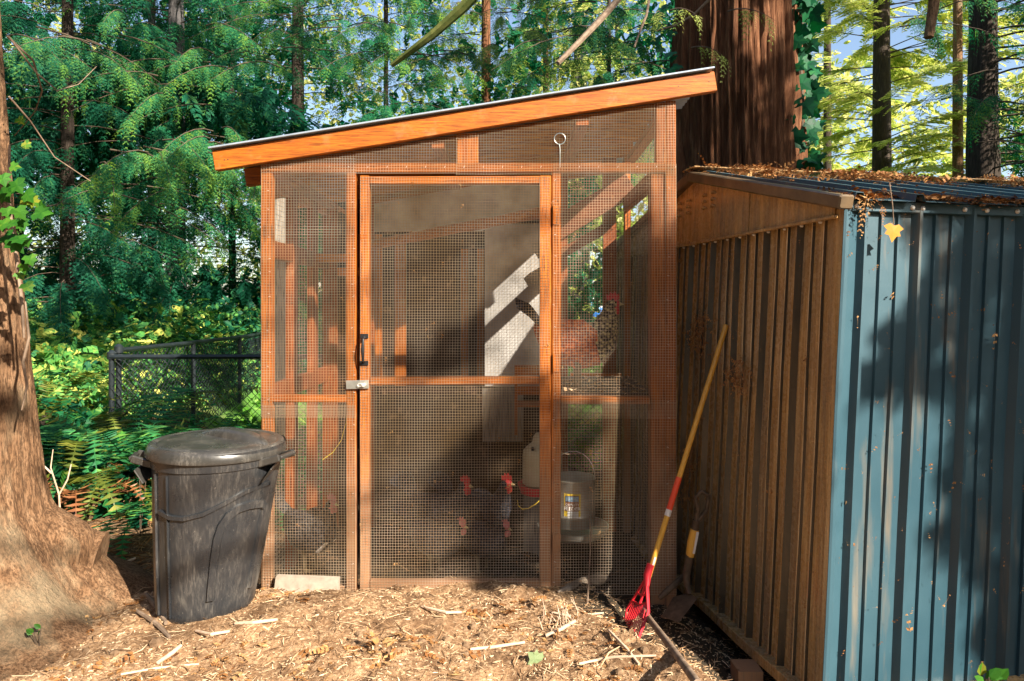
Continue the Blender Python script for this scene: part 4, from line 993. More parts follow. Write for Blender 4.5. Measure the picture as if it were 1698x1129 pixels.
def on_can(pts, w, h, name, closed=False):
    """raised moulding following the can wall; pts (theta, z)"""
    m = MB(); vs = []; n = len(pts)
    for k, (th, z) in enumerate(pts):
        a = pts[max(k-1,0)]; b = pts[min(k+1,n-1)]; dt = (b[0]-a[0])*.25; dz = b[1]-a[1]; L = math.hypot(dt, dz); nt_ = (-dz/L/.25, dt/L)
        for e, hh_ in ((-1,-.001),(-.75,h),(.75,h),(1,-.001)): vs.append(canpt(th+nt_[0]*w*e, z+nt_[1]*w*e, hh_))
    fs = [(k*4+i, k*4+i+1, (k+1)*4+i+1, (k+1)*4+i) for k in range(n-1) for i in range(3)]
    m.add(vs, fs); return m.build(name, CAN, tc, smooth=True)
def th(u, z):   # angle on the can's near side for a pixel column at height z
    f = (z-cb[2])/(ct[2]-cb[2]); r_ = .192+.064*max(f, 0)**.9; cxx = cb[0]+(ct[0]-cb[0])*f
    return -math.pi/2+math.asin(max(-.97, min(.97, ((u-849)/F*(2.87-r_*.8)-cxx)/r_)))
arch = [(352,.19),(355,.27),(359,.36),(364,.44),(370,.49),(379,.525),(391,.548),(404,.553),(416,.543),(425,.52),(430,.48),(430,.42),(424,.34),(417,.26),(412,.19)]
on_can([(th(u, z), z) for u, z in arch], .020, .012, 'arch_moulding')
on_can([(th(u, z), z) for u, z in ((268,.545),(290,.53),(315,.528),(345,.545),(375,.58),(400,.612),(425,.622),(440,.615))], .010, .011, 'band_moulding')
on_can([(th(u, z), z) for u, z in ((289,.12),(287,.3),(285,.5),(283,.69))], .003, .007, 'seam')
on_can([(th(u, z), z) for u, z in ((264,.12),(260,.3),(258,.5),(256,.69))], .006, .008, 'seam')
# lid
m = MB(); rl = .268; zl = .775
prof = [(rl-.012, zl-.035), (rl+.004, zl-.036), (rl+.006, zl-.028), (rl+.001, zl-.010), (rl-.004, zl+.004), (rl-.014, zl+.012), (rl-.024, zl+.011), (rl-.035, zl+.006), (rl-.046, zl+.012), (.18, zl+.014), (.10, zl+.018), (.001, zl+.019)]
tl = Matrix.Rotation(R(1.5), 3, 'Y'); m.lathe([(r, z-zl) for r, z in prof], (ct[0]-.008, ct[1], zl+.002), 72, tl)
lid = m.build('lid', LID, tc, smooth=True)
m = MB(); vs = []; n = 22; wd = 9; ang = R(-28)
for k in range(n+1):
    f = k/n*2-1; xx = f*.225; hgt = .042*(1-f*f)**.7
    for j in range(wd+1):
        g_ = j/wd*2-1; ww = .050*(1-abs(f)**3)+.002; yy = g_*ww
        zz = .017*(1-(xx*xx)/.06*.9)+hgt*(1-g_**4)-.004
        X_ = xx*math.cos(ang)-yy*math.sin(ang); Y_ = xx*math.sin(ang)+yy*math.cos(ang); vs.append((ct[0]+X_+.035, ct[1]+Y_+.04, zl+zz))
fs = [(k*(wd+1)+j, (k+1)*(wd+1)+j, (k+1)*(wd+1)+j+1, k*(wd+1)+j+1) for k in range(n) for j in range(wd)]
m.add(vs, fs); m.build('lid_grip', LID, lid, smooth=True)
# side handles: a bracket with an opening
def bracket(u0, sgn, name='handle'):
    cth = math.pi*(1.0 if sgn < 0 else 0)+(.30 if sgn < 0 else -.25); m = MB()
    a = canpt(cth-.30, .715, -.004); b = canpt(cth+.30, .715, -.004); o = Vector(canpt(cth, .742, .075)); o1 = Vector(canpt(cth-.16, .740, .07)); o2 = Vector(canpt(cth+.16, .740, .07))
    m.beam(a, o1, .018, .030, c=.004); m.beam(b, o2, .018, .030, c=.004); m.beam(o1, o2, .022, .016, c=.004)
    m.beam(canpt(cth, .655, -.002), canpt(cth, .712, .030), .16, .006, (1,0,0), c=.002)
    m.build(name, LID, tc)
bracket(0, -1); bracket(0, 1)

# ------------------------------------------------------------------ near tree on the left
nt_root = empty('cedar_tree', (-2.2, 2.75, .1), 'tan barked trunk with spreading roots at the left edge of the photo', 'tree')
n, nz = 220, 200
TH, ZZ = np.meshgrid(np.linspace(0, 2*np.pi, n, endpoint=False), np.linspace(0, 1, nz)**1.15)
h = 4.6; Z = -.12+ZZ*h
zk = [-.12, .10, .17, .30, .41, .52, .65, .80, 1.0, 1.35, 1.7, 2.6, 4.6]; rk_ = [.90, .70, .58, .46, .385, .325, .30, .285, .27, .24, .205, .165, .14]
rr = np.interp(Z, zk, rk_)
lobe = lambda a, w, s: s*np.exp(-((np.angle(np.exp(1j*(TH-a))))/w)**2)
base = np.exp(-np.clip(Z-.0, 0, 9)/.42)
rr = rr*(1+base*(lobe(R(-38), .5, .10)+lobe(R(28), .34, .0)-lobe(R(2), .30, .26)-lobe(R(-90), .3, .10)+lobe(R(-150), .5, .2)))
cxn = np.cos(TH)*4; cyn = np.sin(TH)*4
rr = rr*(1+.05*(fbm(cxn+30, cyn+Z*.6, 5, 3)-.5))+.012*(fbm(cxn*7+Z*3, cyn*7-Z*2, 33, 3)-.5)+.036*(fbm(cxn*2.2+9+Z*.4, cyn*2.2+9-Z*.5, 8, 4)-.5)+.022*np.maximum(0, .28-np.abs(fbm(cxn*1.6+Z*.9+70, cyn*1.6+70+Z*.5, 12, 3)-.45)*4)*-2
flake = np.floor(fbm(cxn*3+Z*2, cyn*3+Z*1.5, 21, 3)*9)/9; rr = rr+.010*(flake-.5)
cx_ = -2.235-.012*Z; V = np.stack([cx_+rr*np.cos(TH), 2.75+rr*np.sin(TH), Z], -1).reshape(-1, 3)
ii = np.arange(n*nz).reshape(nz, n); jj = np.roll(ii, -1, 1)
np_mesh('trunk', V, np.stack([ii[:-1], jj[:-1], jj[1:], ii[1:]], -1).reshape(-1, 4), BARKL, nt_root, smooth=True)
m = MB(); m.tube([(-2.25, 2.80, .40), (-2.02, 2.87, .345), (-1.90, 2.93, .29), (-1.88, 2.98, .25), (-1.81, 3.0, .235)], [.26,.18,.135,.120,.115], 26); m.build('root', BARKL, nt_root, smooth=True)
m = MB(); m.tube([Vector(P(42, 500, 2.62)), Vector(P(48, 560, 2.6)), Vector(P(38, 600, 2.6)), Vector(P(45, 640, 2.6)), Vector(P(36, 680, 2.6))], [.003,.005,.005,.004,.003], 6)
m.tube([Vector(P(16, 240, 2.58)), Vector(P(14, 330, 2.58)), Vector(P(26, 420, 2.58)), Vector(P(36, 500, 2.58)), Vector(P(40, 560, 2.58))], [.004,.006,.006,.006,.004], 6)
iv = empty('ivy_vine', P(20, 480, 2.6), 'bright green and yellowing ivy climbing the left trunk', 'ivy')
m.build('stem', TWIG, iv, smooth=True)
cr = Crown()
for u, v, sz, tn in [(12,308,.085,.15),(0,318,.08,.2),(24,300,.08,.1),(42,318,.075,.35),(52,330,.06,.9),(40,236,.042,.8),(41,242,.03,.85),(30,196,.045,.8),(28,345,.07,.5),(60,340,.06,.3),(14,370,.07,.3),(34,365,.065,.2),(8,390,.08,.1),(30,392,.08,.1),(20,398,.085,.05),(46,396,.06,.45),(48,424,.06,.55),(38,438,.055,.65),(30,452,.05,.7),(42,470,.06,.6),(10,345,.06,.5),(2,290,.07,.4),(18,275,.05,.6),(58,352,.09,.2),(4,365,.07,.6),(40,330,.06,.75)]:
    p = P(u, v, 2.45+random.uniform(-.06, .05)); cr.put(p, np.array([random.uniform(.1, 1), random.uniform(-.3, .3), random.uniform(-1.2, .1)]), np.array([random.uniform(-.6,.6), -1, random.uniform(-.2,1.0)]), sz*.72, tn*.8)
cr.mesh('leaves', IVYT, IVYG, iv)
for (pts, r_, lab) in (([(14,60),(60,120),(95,150),(130,140),(160,110)], .004, 'bare twig reaching right from the upper left trunk'), ([(12,60),(55,100),(70,150),(58,185),(24,225)], .005, 'bare twig curling down beside the upper left trunk'), ([(15,160),(50,200),(90,260),(150,300)], .004, 'long bare twig drooping across the left foliage')):
    m = MB(); y = 2.7; m.tube([Vector(P(u, v, y+i*.12)) for i, (u, v) in enumerate(pts)], [r_*(1-.15*i) for i in range(len(pts))], 5); tag(m.build('bare_twig', TWIG, None, smooth=True), lab, 'twig')

# ------------------------------------------------------------------ big trees behind
big = empty('redwood_tree', (1.97, 6.0, 0), 'huge reddish furrowed trunk right behind the coop and shed', 'tree')
trunk_mesh('trunk', 1.97, 6.0, -.3, 7.5, .58, .46, BARKR, big, n=300, nz=160, ridge=.13, flare=.22, seed=4, fibre=13)
cr = Crown()
for i in range(130):
    v = random.uniform(-60, 285); u = 1312+.02*v+random.uniform(-4, 38)*(1 if random.random() < .8 else 1.4); y = 5.8+random.uniform(-.25, .2)
    cr.put(P(u, v, y), np.array([random.uniform(-.5, 1), random.uniform(-.6, .2), random.uniform(-1, .1)]), np.array([random.uniform(-1.2,.8), -.8, random.uniform(-.5,.8)]), random.uniform(.07, .15), random.uniform(0, .5))
for i in range(12): cr.put(P(random.uniform(1088, 1128), random.uniform(0, 120), 5.5), np.array([random.uniform(-1, .3), -.3, -.8]), np.array([random.uniform(-1,.5), -.7, .6]), random.uniform(.07, .12), random.uniform(0, .4))
cr.mb.tube([P(1322, 300, 5.75), P(1330, 180, 5.7), P(1325, 80, 5.7), P(1335, -60, 5.7)], .02, 6)
ivb = empty('ivy_vine', P(1330, 285, 5.8), 'dark large-leaved ivy hanging down the right edge of the huge trunk', 'ivy'); cr.mb.build('stem', TWIGD, ivb, smooth=True); cr.mesh('leaves', IVYT, IVY, ivb)
AF = (math.pi, 2*math.pi)
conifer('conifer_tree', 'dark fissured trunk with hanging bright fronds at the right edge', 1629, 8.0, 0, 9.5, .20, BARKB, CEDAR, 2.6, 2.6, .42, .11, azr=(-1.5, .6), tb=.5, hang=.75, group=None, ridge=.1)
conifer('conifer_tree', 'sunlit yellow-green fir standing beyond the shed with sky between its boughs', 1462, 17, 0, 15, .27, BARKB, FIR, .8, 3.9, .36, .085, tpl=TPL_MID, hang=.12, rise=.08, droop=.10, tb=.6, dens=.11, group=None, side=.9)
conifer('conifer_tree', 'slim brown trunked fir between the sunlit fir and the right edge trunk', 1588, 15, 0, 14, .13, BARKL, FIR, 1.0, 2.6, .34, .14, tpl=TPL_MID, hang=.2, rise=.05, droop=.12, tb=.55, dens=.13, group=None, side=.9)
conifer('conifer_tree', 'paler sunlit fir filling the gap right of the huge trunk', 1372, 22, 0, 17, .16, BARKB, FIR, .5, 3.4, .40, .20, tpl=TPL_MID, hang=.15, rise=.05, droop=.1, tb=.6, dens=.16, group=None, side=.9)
for u, Yt, H, r, bk, lm, z0, L, lab, hg in (
    (252, 10.5, 9, .075, BARKG, CEDAR, 1.7, 2.6, 'slim grey trunk left of the thicker grey one', .9),
    (292, 9.6, 9, .14, BARKG, CEDAR, 1.6, 2.4, 'thicker grey trunk with scarred knots in the left wood', .9),
    (494, 11.5, 10, .13, BARKB, CEDAR, 1.8, 2.9, 'dark brown trunk rising above the low end of the coop roof', .8),
    (112, 8.6, 8, .09, BARKB, HEML, 1.3, 2.3, 'dark ivy-clad trunk nearest the left edge tree', .9),
    (385, 11.0, 9, .06, BARKB, CEDAR, 1.6, 2.5, 'shaded cedar between the grey trunks and the coop roof end', .8),
    (30, 11.5, 9, .09, BARKB, HEML, 1.5, 3.0, 'shaded hemlock behind the left edge trunk', .8),
    (640, 12.0, 10, .06, BARKB, CEDAR, 2.6, 2.7, 'feathery cedar above the middle of the coop roof', .8),
    (806, 13.0, 11, .13, BARKR, BROAD, 3.2, 2.6, 'brown snag with bare side branches above the coop roof', .5),
    (905, 15.0, 12, .09, BARKL, BROAD, 3.2, 3.0, 'tree with tan foliage-speckled trunk left of the huge trunk', .5),
    (1010, 14.0, 12, .06, BARKB, CEDAR, 3.6, 2.8, 'feathery cedar just left of the huge trunk', .7)):
    conifer('conifer_tree', lab, u, Yt, float(gz((u-849)/F*Yt, Yt)), H, r, bk, lm, z0, L*.85, .33, .085 if u < 600 else .13, hang=hg*1.3, tb=.34 if lm is not BROAD else .5, dens=.088, azr=(2.7, 6.7))
# light boughs hanging forward on the left
for lab, (u, v, Y), lm, az0 in (('bough of teal fronds hanging low above the brambles', (190, 300, 6.6), CEDAR, -.9), ('bough with yellow-green tips right of the dark ivy trunk', (300, 250, 7.0), CEDAR, -.6), ('bough with bright tips close to the coop corner post', (390, 290, 7.2), CEDAR, -1.2), ('feathery bough at the top left below the sky gaps', (90, 60, 6.8), HEML, -.3), ('bough drooping in front of the thicker grey trunk', (330, 120, 7.4), CEDAR, -1.8),
    ('shaded bough left of the dark brown trunk over the roof end', (440, 90, 8.0), HEML, -1.2), ('bough across the dark brown trunk above the low roof end', (540, 60, 8.0), CEDAR, -2.0), ('feathery bough above the middle of the coop roof', (640, 70, 7.6), CEDAR, -1.2),
    ('dark bough behind the brown snag', (745, 90, 9.0), HEML, -1.8), ('light-tipped bough right of the brown snag', (880, 60, 8.6), BROAD, -1.4), ('bough between the snag and the huge trunk', (990, 50, 7.6), CEDAR, -1.8), ('low bough close behind the high roof end', (1060, 110, 7.2), HEML, -2.2)):
    cr = Crown(); p = P(u, v, Y)
    rt = empty('cedar_bough', p, lab, 'cedar bough', 'cedar boughs hanging in front of the left wood')
    for k in range(11): branch(cr, p+np.array([random.uniform(-.5,.5), random.uniform(-.3,.5), random.uniform(-.25,.5)]), az0+random.uniform(-1.2, 1.2), random.uniform(.7, 1.4), -.05, .4, .008, .05, .19, 1.2, .6)
    cr.mb.build('limbs', TWIGD, rt); cr.mesh('fronds', TPL_FINE, lm, rt)
# forward limbs above the coop
for lab, pts, r_, mat in (('thick mossy limb slanting down at the top centre', [(805,-30),(770,10),(720,55),(680,85),(650,108)], .05, m_plain('mossy_bark', (.05,.08,.01), (.16,.17,.04), 14, .9)),
    ('dark limb slanting up right above the coop roof', [(925,105),(960,70),(1000,28),(1050,-30)], .03, TWIG),
    ('small bare branch beside the huge trunk', [(1052,78),(1060,55),(1072,25),(1080,-20)], .012, TWIG),
    ('thin branch arching from the huge trunk to the roof corner', [(1180,-5),(1150,25),(1120,42),(1085,52)], .012, TWIG)):
    y = 5.2; m = MB(); m.tube([Vector(P(u, v, y+.1*i)) for i, (u, v) in enumerate(pts)], [r_*(1-.12*i) for i in range(len(pts))][::-1] if u != 925 and pts[0][1] > 0 else [r_*(1-.15*i) for i in range(len(pts))], 7)
    tag(m.build('limb', mat, None, smooth=True), lab, 'limb')
m = MB(); m.tube([P(1552, -40, 4.6), P(1548, 10, 4.6), P(1540, 62, 4.6)], [.036,.034,.030], 14); tag(m.build('cut_limb', BARKL, None, smooth=False), 'sawn off orange-brown limb stub hanging in at the top right', 'limb')
# cedar fronds hanging at the top right
for lab, (u, v, Y), nb_, sp_ in (('bright green cedar fronds hanging at the right edge', (1700, 60, 5.6), 26, 1.0), ('darker cedar fronds low at the right edge above the shed', (1720, 210, 6.2), 16, .8), ('dark fringe of cedar fronds along the top right', (1480, -120, 6.5), 12, 1.3), ('feathery fronds hanging over the top centre', (900, -60, 6.5), 26, 2.2), ('yellow-green sprigs on the left face of the huge trunk', (1140, 50, 5.2), 4, .25)):
    cr = Crown(); p = P(u, v, Y); rt = empty('cedar_bough', p, lab, 'cedar bough')
    for k in range(nb_): branch(cr, p+np.array([random.uniform(-sp_,sp_), random.uniform(-.5,.5), random.uniform(-.3,.6)*min(sp_, 1)]), random.uniform(math.pi, 2*math.pi), random.uniform(.5, 1.1)*(.45 if sp_ < .5 else 1), 0, .5, .006, .055, .17, 1.0, .5)
    cr.mb.build('limbs', TWIGD, rt)['kind'] = 'stuff'; cr.mesh('fronds', TPL_FINE, CEDAR if 'yellow' not in lab else FIR, rt)

# ------------------------------------------------------------------ far wood, lawn, street
def clumps(name, label, cat, n, xr, yr, zf, mat, sc, tb, tpl, hang=.3, kind='stuff', parent=None, jit=.2):
    x = RS.uniform(*xr, n); y = RS.uniform(*yr, n); z = zf(x, y, RS.rand(n)); ok = z > -5
    x, y, z = x[ok], y[ok], z[ok]; n = len(x); D = RS.normal(0, 1, (n, 3)); D[:, 2] = D[:, 2]*.5-hang
    V, T, C = scatter(tpl, np.stack([x, y, z], -1), D, RS.normal(0, .5, (n, 3))+[0, -.2, 1], RS.uniform(sc*.6, sc*1.4, n), np.clip(tb+RS.normal(0, jit, n), 0, 1))
    o = np_mesh(name, V, T, mat, parent, tint=C); return tag(o, label, cat, kind=kind)
def wall_of_leaves(top, low, holes, seed, full=0.0):
    def f(x, y, r):
        z = low+(top-low)*r
        hole = fbm(x*.55+seed, z*.7+seed, seed, 3)
        return np.where((hole > holes) | (z < full), z+gz(x, y), -99)
    return f
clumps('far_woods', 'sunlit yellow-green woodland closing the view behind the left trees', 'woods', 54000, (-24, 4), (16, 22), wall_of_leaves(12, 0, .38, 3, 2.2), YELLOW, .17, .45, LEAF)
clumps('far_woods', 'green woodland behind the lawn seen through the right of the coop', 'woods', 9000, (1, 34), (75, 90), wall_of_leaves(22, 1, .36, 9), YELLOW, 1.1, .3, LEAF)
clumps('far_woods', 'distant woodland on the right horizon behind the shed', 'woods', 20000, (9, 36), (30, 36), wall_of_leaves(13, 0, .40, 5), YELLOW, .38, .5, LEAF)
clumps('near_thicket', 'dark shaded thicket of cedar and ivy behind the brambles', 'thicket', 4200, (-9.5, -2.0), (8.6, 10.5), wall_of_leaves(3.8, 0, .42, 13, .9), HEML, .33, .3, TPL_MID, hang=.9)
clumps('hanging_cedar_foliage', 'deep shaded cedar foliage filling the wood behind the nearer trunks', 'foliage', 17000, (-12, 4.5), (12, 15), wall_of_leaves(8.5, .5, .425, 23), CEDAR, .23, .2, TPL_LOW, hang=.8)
clumps('ivy_cover', 'dark ivy covering the ground and trunk feet below the cedars', 'ivy', 6000, (-8.5, -3.2), (7.5, 10.5), lambda x, y, r: gz(x, y)+.9*r*r*fbm(x*2, y*2, 4), IVY, .09, .3, LEAF)
clumps('bramble_bank', 'tangled green and sunlit yellow brambles on the bank behind the fence', 'brambles', 26000, (-7.2, -3.12), (5.4, 9.4), lambda x, y, r: gz(x, y)+.75*r*fbm(x*1.6, y*1.6, 6)+.03, BRAM, .058, .36, LEAF, jit=.24)
clumps('bramble_sprigs', 'loose leafy sprays poking out of the bramble bank', 'brambles', 1500, (-6.9, -3.12), (5.4, 9.2), lambda x, y, r: gz(x, y)+.15+.35*r, BRAM, .12, .5, TPL_LOW, hang=-.3)
clumps('ground_ivy', 'glossy ivy carpeting the ground below the ferns', 'ivy', 2600, (-3.9, -1.45), (4.0, 5.4), lambda x, y, r: gz(x, y)+.02+.12*r, IVY, .075, .4, IVYT, jit=.25)
clumps('weeds', 'bright green weeds behind the coop by the fence', 'weeds', 700, (.2, 1.3), (5.5, 7.0), lambda x, y, r: gz(x, y)+.25*r, IVYG, .12, .35, IVYT)
clumps('lawn_grass', 'sunny mown grass beyond the chain-link fence', 'grass', 9000, (-3.0, 8), (5.8, 22), lambda x, y, r: gz(x, y)+.01, GRASS, .14, .5, [frond_tpl(2, 0, .8, .1)], hang=-.8)
# white street house, orange house, van beyond the lawn
H1 = empty('white_house', (8.5, 80, 0), 'distant white house beyond the lawn seen through the right mesh panel', 'house')
m = MB(); m.box((5.4, 80, 0), (11.3, 86, 3.2)); m.build('wall', m_plain('white_siding', (.7,.7,.72), (.8,.8,.8), 3), H1)
m = MB(); m.prism([(5.0, 79.6, 3.2), (11.7, 79.6, 3.2), (8.35, 79.6, 5.0)], 0, (0, 6.8, 0)); m.build('roof', m_plain('grey_shingle', (.22,.24,.27), (.32,.34,.37), 6), H1)
GLASS = m_plain('window_glass', (.05,.12,.18), (.1,.2,.28), 3, .1)
for xa in (6.0, 7.6, 9.2, 10.4):
    m = MB(); m.box((xa, 79.95, 1.0), (xa+.7, 79.99, 2.3)); w_ = m.build('window', GLASS, H1)
H2 = empty('brick_house', (15, 82, 0), 'distant orange-brown house right of the white one', 'house')
m = MB(); m.box((11.9, 82, 0), (18, 88, 3.0)); m.build('wall', m_plain('orange_wall', (.5,.2,.06), (.6,.28,.1), 3), H2)
m = MB(); m.prism([(11.6, 81.6, 3.0), (18.4, 81.6, 3.0), (17, 84, 4.4), (13, 84, 4.4)], 0, (0, 1, 0)); m.build('roof', m_plain('brown_shingle', (.2,.12,.08), (.3,.2,.14), 6), H2)
m = MB(); m.box((13, 81.95, 1.0), (14, 81.99, 2.2)); m.build('window', GLASS, H2)
VN = empty('parked_van', (7.3, 66, 0), 'distant white van parked beyond the lawn', 'van')
m = MB(); m.prism([(5.6, 66, .4), (9.2, 66, .4), (9.2, 66, 1.2), (8.6, 66, 1.35), (8.1, 66, 2.1), (5.7, 66, 2.15), (5.6, 66, 1.9)], 0, (0, 1.8, 0)); m.build('body', m_plain('van_paint', (.75,.75,.77), (.8,.8,.8), 3, .3), VN)
m = MB(); m.prism([(7.2, 65.97, 1.3), (8.4, 65.97, 1.3), (8.0, 65.97, 1.95), (7.2, 65.97, 1.95)], 0, (0, .02, 0)); m.build('window', GLASS, VN)
for xw in (6.3, 8.5): m = MB(); m.tube([(xw, 65.95, .36), (xw, 66.2, .36)], .36, 16); m.build('wheel', BLACKM, VN)
m = MB(); m.lathe([(.001,0),(.5,0),(.55,.5),(.55,1.0),(.5,1.2),(.001,1.2)], (7.2, 58, 0), 20); tag(m.build('blue_barrel', m_plain('blue_plastic', (.02,.15,.5), (.04,.2,.6), 3, .4), None, smooth=True), 'distant blue barrel on the lawn in front of the white van', 'barrel')
for i, (u, v) in enumerate(((962, 25), (1024, 28))):
    conifer('conifer_tree', ['pale barked tree on the far lawn between the two rear posts', 'thin leaning tree right of the second rear post'][i], u, v, 0, 13, (.42, .2)[i], BARKG if i == 0 else BARKB, FIR, 5.0, 4.0, 1.0, .5, tpl=TPL_MID, tb=.3, dens=.4, group=None)

# ------------------------------------------------------------------ chain-link fences
def chain_fence(name, label, pts, zt_, zb_, dpost=2.2, sp=.062, wr=.0023, rail_r=.019, mesh=True):
    root = empty(name, (*pts[0], zb_), label, 'fence'); 
    m = MB(); m.tube([(x, y, zt_) for x, y in pts], rail_r, 8); m.build('top_rail', FENCEB, root, smooth=True)
    cum = [0]
    for a, b in zip(pts[:-1], pts[1:]): cum.append(cum[-1]+math.dist(a, b))
    L = cum[-1]; xs = [p[0] for p in pts]; ys = [p[1] for p in pts]
    f = lambda s: (np.interp(s, cum, xs), np.interp(s, cum, ys))
    s = 0
    while s <= L+.01:
        x, y = f(s); m = MB(); m.tube([(x, y+.02, zb_-.2), (x, y+.02, zt_-.01)], .022, 10); 
        if s == 0: m.tube([(x, y+.02, zt_-.02), (x, y+.02, zt_+.03), (x, y+.02, zt_+.05)], [.034,.034,.012], 10)
        m.build('post', FENCEB, root, smooth=True); s += dpost
    if mesh:
        V = []; Q = []; base = 0; H = zt_-zb_; off = [(-1,-1),(1,-1),(1,1),(-1,1)]
        for sg in (1, -1):
            for s0 in np.arange(-H, L+H, sp*1.0):
                a = s0; b = s0+sg*H; ta = 0; tb_ = 1
                lo, hi = min(a, b), max(a, b)
                if hi <= 0 or lo >= L: continue
                tt = np.linspace(0, 1, 9); ss = a+(b-a)*tt; ok = (ss >= 0) & (ss <= L); 
                if ok.sum() < 2: continue
                ss = ss[ok]; zz = (zb_+H*tt)[ok]; x, y = f(ss); c = np.stack([x, y+sg*.002, zz], -1); nn = len(c)
                for ox, oz in off: V.append(c+np.array([ox*wr, 0, 0])+np.array([0, oz*wr, 0]))
                for k in range(4): i0 = base+k*nn; i1 = base+((k+1)%4)*nn; t = np.arange(nn-1); Q.append(np.stack([i0+t, i1+t, i1+t+1, i0+t+1], -1))
                base += 4*nn
        o = np_mesh('chain_link', np.concatenate(V), np.concatenate(Q), FENCEB, root); o['kind'] = 'stuff'
    return root
chain_fence('chain_link_fence', 'black chain-link fence running level behind the ferns and the coop', [(-3.12, 5.3), (-1.0, 5.33), (1.05, 5.36)], .955, .0)
chain_fence('chain_link_fence', 'black chain-link fence curving away up the lawn from the corner post', [(-3.10, 5.36), (-3.05, 6.3), (-3.04, 7.2), (-3.08, 8.0), (-3.35, 9.6), (-4.6, 13), (-7.2, 19.5)], 1.0, .0, 1.15)
chain_fence('chain_link_fence', 'far black fence across the lawn seen through the right mesh panel', [(-2, 20.0), (2.6, 20.6), (6.5, 21)], 1.22, .0, 2.4, .12, .003)
m = MB(); m.beam((-1.72, 5.1, 0), (-1.72, 5.1, 2.15), .085, .05, (0,1,0)); 
gpst = m.build('fence_post', GREYW, None); tag(gpst, 'weathered grey wooden post outside the left side of the coop', 'post')

# ------------------------------------------------------------------ ferns
def frond_mesh(name, mat, L=.75, droop=.55, pin=26, wid=.085, dead=False):
    V = []; T = []; C = []
    def tri(a, b, c, t): k = len(V); V.extend([a, b, c]); T.append((k, k+1, k+2)); C.extend([t]*3)
    pts = [Vector((L*math.sin(q*1.35)*.95, 0, L*(.62*q-droop*q*q*q))) for q in np.linspace(0, 1, pin)]
    for i in range(1, pin-1):
        q = i/pin; p = pts[i]; d = (pts[i+1]-pts[i-1]).normalized(); w = wid*math.sin(math.pi*(q**.75)*.93+.12)*random.uniform(.85, 1.1)
        nn = Vector((-d.z, 0, d.x))
        tri(pts[i-1]+Vector((0,.003,0)), pts[i-1]-Vector((0,.003,0)), pts[i+1], .2)
        for s in (-1, 1):
            if dead and random.random() < .25: continue
            a = p-d*.008; b = p+d*.010; e = p+Vector((0, s*w, 0))+d*w*.25+nn*random.uniform(-.15,.15)*w*(3 if dead else 1)
            mid = p+Vector((0, s*w*.5, 0))+d*.012+nn*.004
            t = min(1, max(0, random.gauss(.45, .2)))
            tri(a, mid, e, t); tri(a, b, mid, t)
    me_o = np_mesh(name, np.array([tuple(v) for v in V]), np.array(T), mat, None, tint=C); me = me_o.data; bpy.data.objects.remove(me_o); return me
FM_ = {k: [frond_mesh('frond', mt, random.uniform(.6, .85), random.uniform(.4, .7), dead=(k == 'd')) for _ in range(3)] for k, mt in (('g', FERN), ('y', FERNY), ('d', DEAD))}
def fern(u, v, Y, nfr, sc, kinds, label):
    p = P(u, v, Y); z = float(gz(p[0], p[1])); z = z+.02
    root = empty('sword_fern', (p[0], p[1], z), label, 'fern', 'ferns along the fence')
    m = MB(); m.lathe([(.03,-.1),(.05,.0),(.03,.04),(.001,.05)], (p[0], p[1], z), 8); m.build('crown', BARKB, root)
    for k in range(nfr):
        kd = random.choice(kinds); o = bpy.data.objects.new('frond', random.choice(FM_[kd])); COL.objects.link(o); o.parent = root
        az = 2*math.pi*k/nfr+random.uniform(-.3, .3); s = sc*random.uniform(.75, 1.15)
        o.rotation_euler = (random.uniform(-.3, .3), random.uniform(-.35, .3), az); o.scale = (s,)*3
fern(215, 715, 4.5, 24, 1.45, 'gggy', 'large sword fern in front of the fence corner')
fern(110, 690, 4.2, 18, 1.3, 'yyg', 'olive yellowing sword fern beside the left trunk')
fern(130, 735, 4.0, 12, .9, 'ddd', 'dead rust-brown fern between the left trunk and the green ferns')
fern(300, 745, 4.35, 20, 1.25, 'ggg', 'sword fern behind the trash can lid')
fern(380, 735, 4.4, 20, 1.15, 'ggg', 'dark sword fern behind the trash can next to the coop post')
fern(340, 720, 4.8, 14, 1.0, 'gggd', 'sword fern close to the fence with a few brown fronds')
fern(440, 710, 4.8, 12, 1.0, 'gg', 'sword fern partly hidden by the coop left post')
fern(150, 640, 5.2, 14, 1.0, 'ygg', 'sword fern left of the fence corner post')
fern(75, 640, 5.0, 12, .9, 'yy', 'small olive fern peeking out behind the left trunk')
for lab, (u, v, Y), n_, mt, sz in (('green leafy sprig at the bottom edge in front of the blue shed wall', (1640, 1130, 2.05), 7, IVYG, .045), ('pale green leaf on the debris ridge near the bottom', (905, 1100, 2.42), 2, m_leaf('pale_leaf', (.10,.15,.06), (.17,.22,.10), (.24,.28,.15), .2), .06), ('tiny seedling with two green leaves by the left root', (62, 1052, 2.42), 4, IVYG, .028), ('low ivy sprig growing beside the left root', (82, 838, 3.3), 2, IVYG, .05), ('teal ivy sprig left of the trash can handle', (232, 778, 3.9), 4, IVY, .06)):
    cr = Crown(); p = Vector(P(u, v, Y)); zg = float(gz(p.x, p.y)); rt = empty('seedling', (p.x, p.y, zg), lab, 'plant')
    for k in range(n_):
        q = p+Vector((random.uniform(-sz,sz)*.6, random.uniform(-.02,.02), random.uniform(-.1,.5)*sz)); cr.mb.tube([(p.x, p.y, zg-.01), ((p.x+q.x)/2+.004, p.y, (zg+q.z)/2), q], .0016, 5)
        cr.put(np.array(q), np.array([random.uniform(-1,1), -.2, random.uniform(.1,1)]), np.array([0, -1, .8]), sz, random.uniform(.1, .7))
    cr.mb.build('stem', TWIGD, rt); cr.mesh('leaves', IVYT if 'ivy' in lab or 'pale' in lab else LEAF, mt, rt)

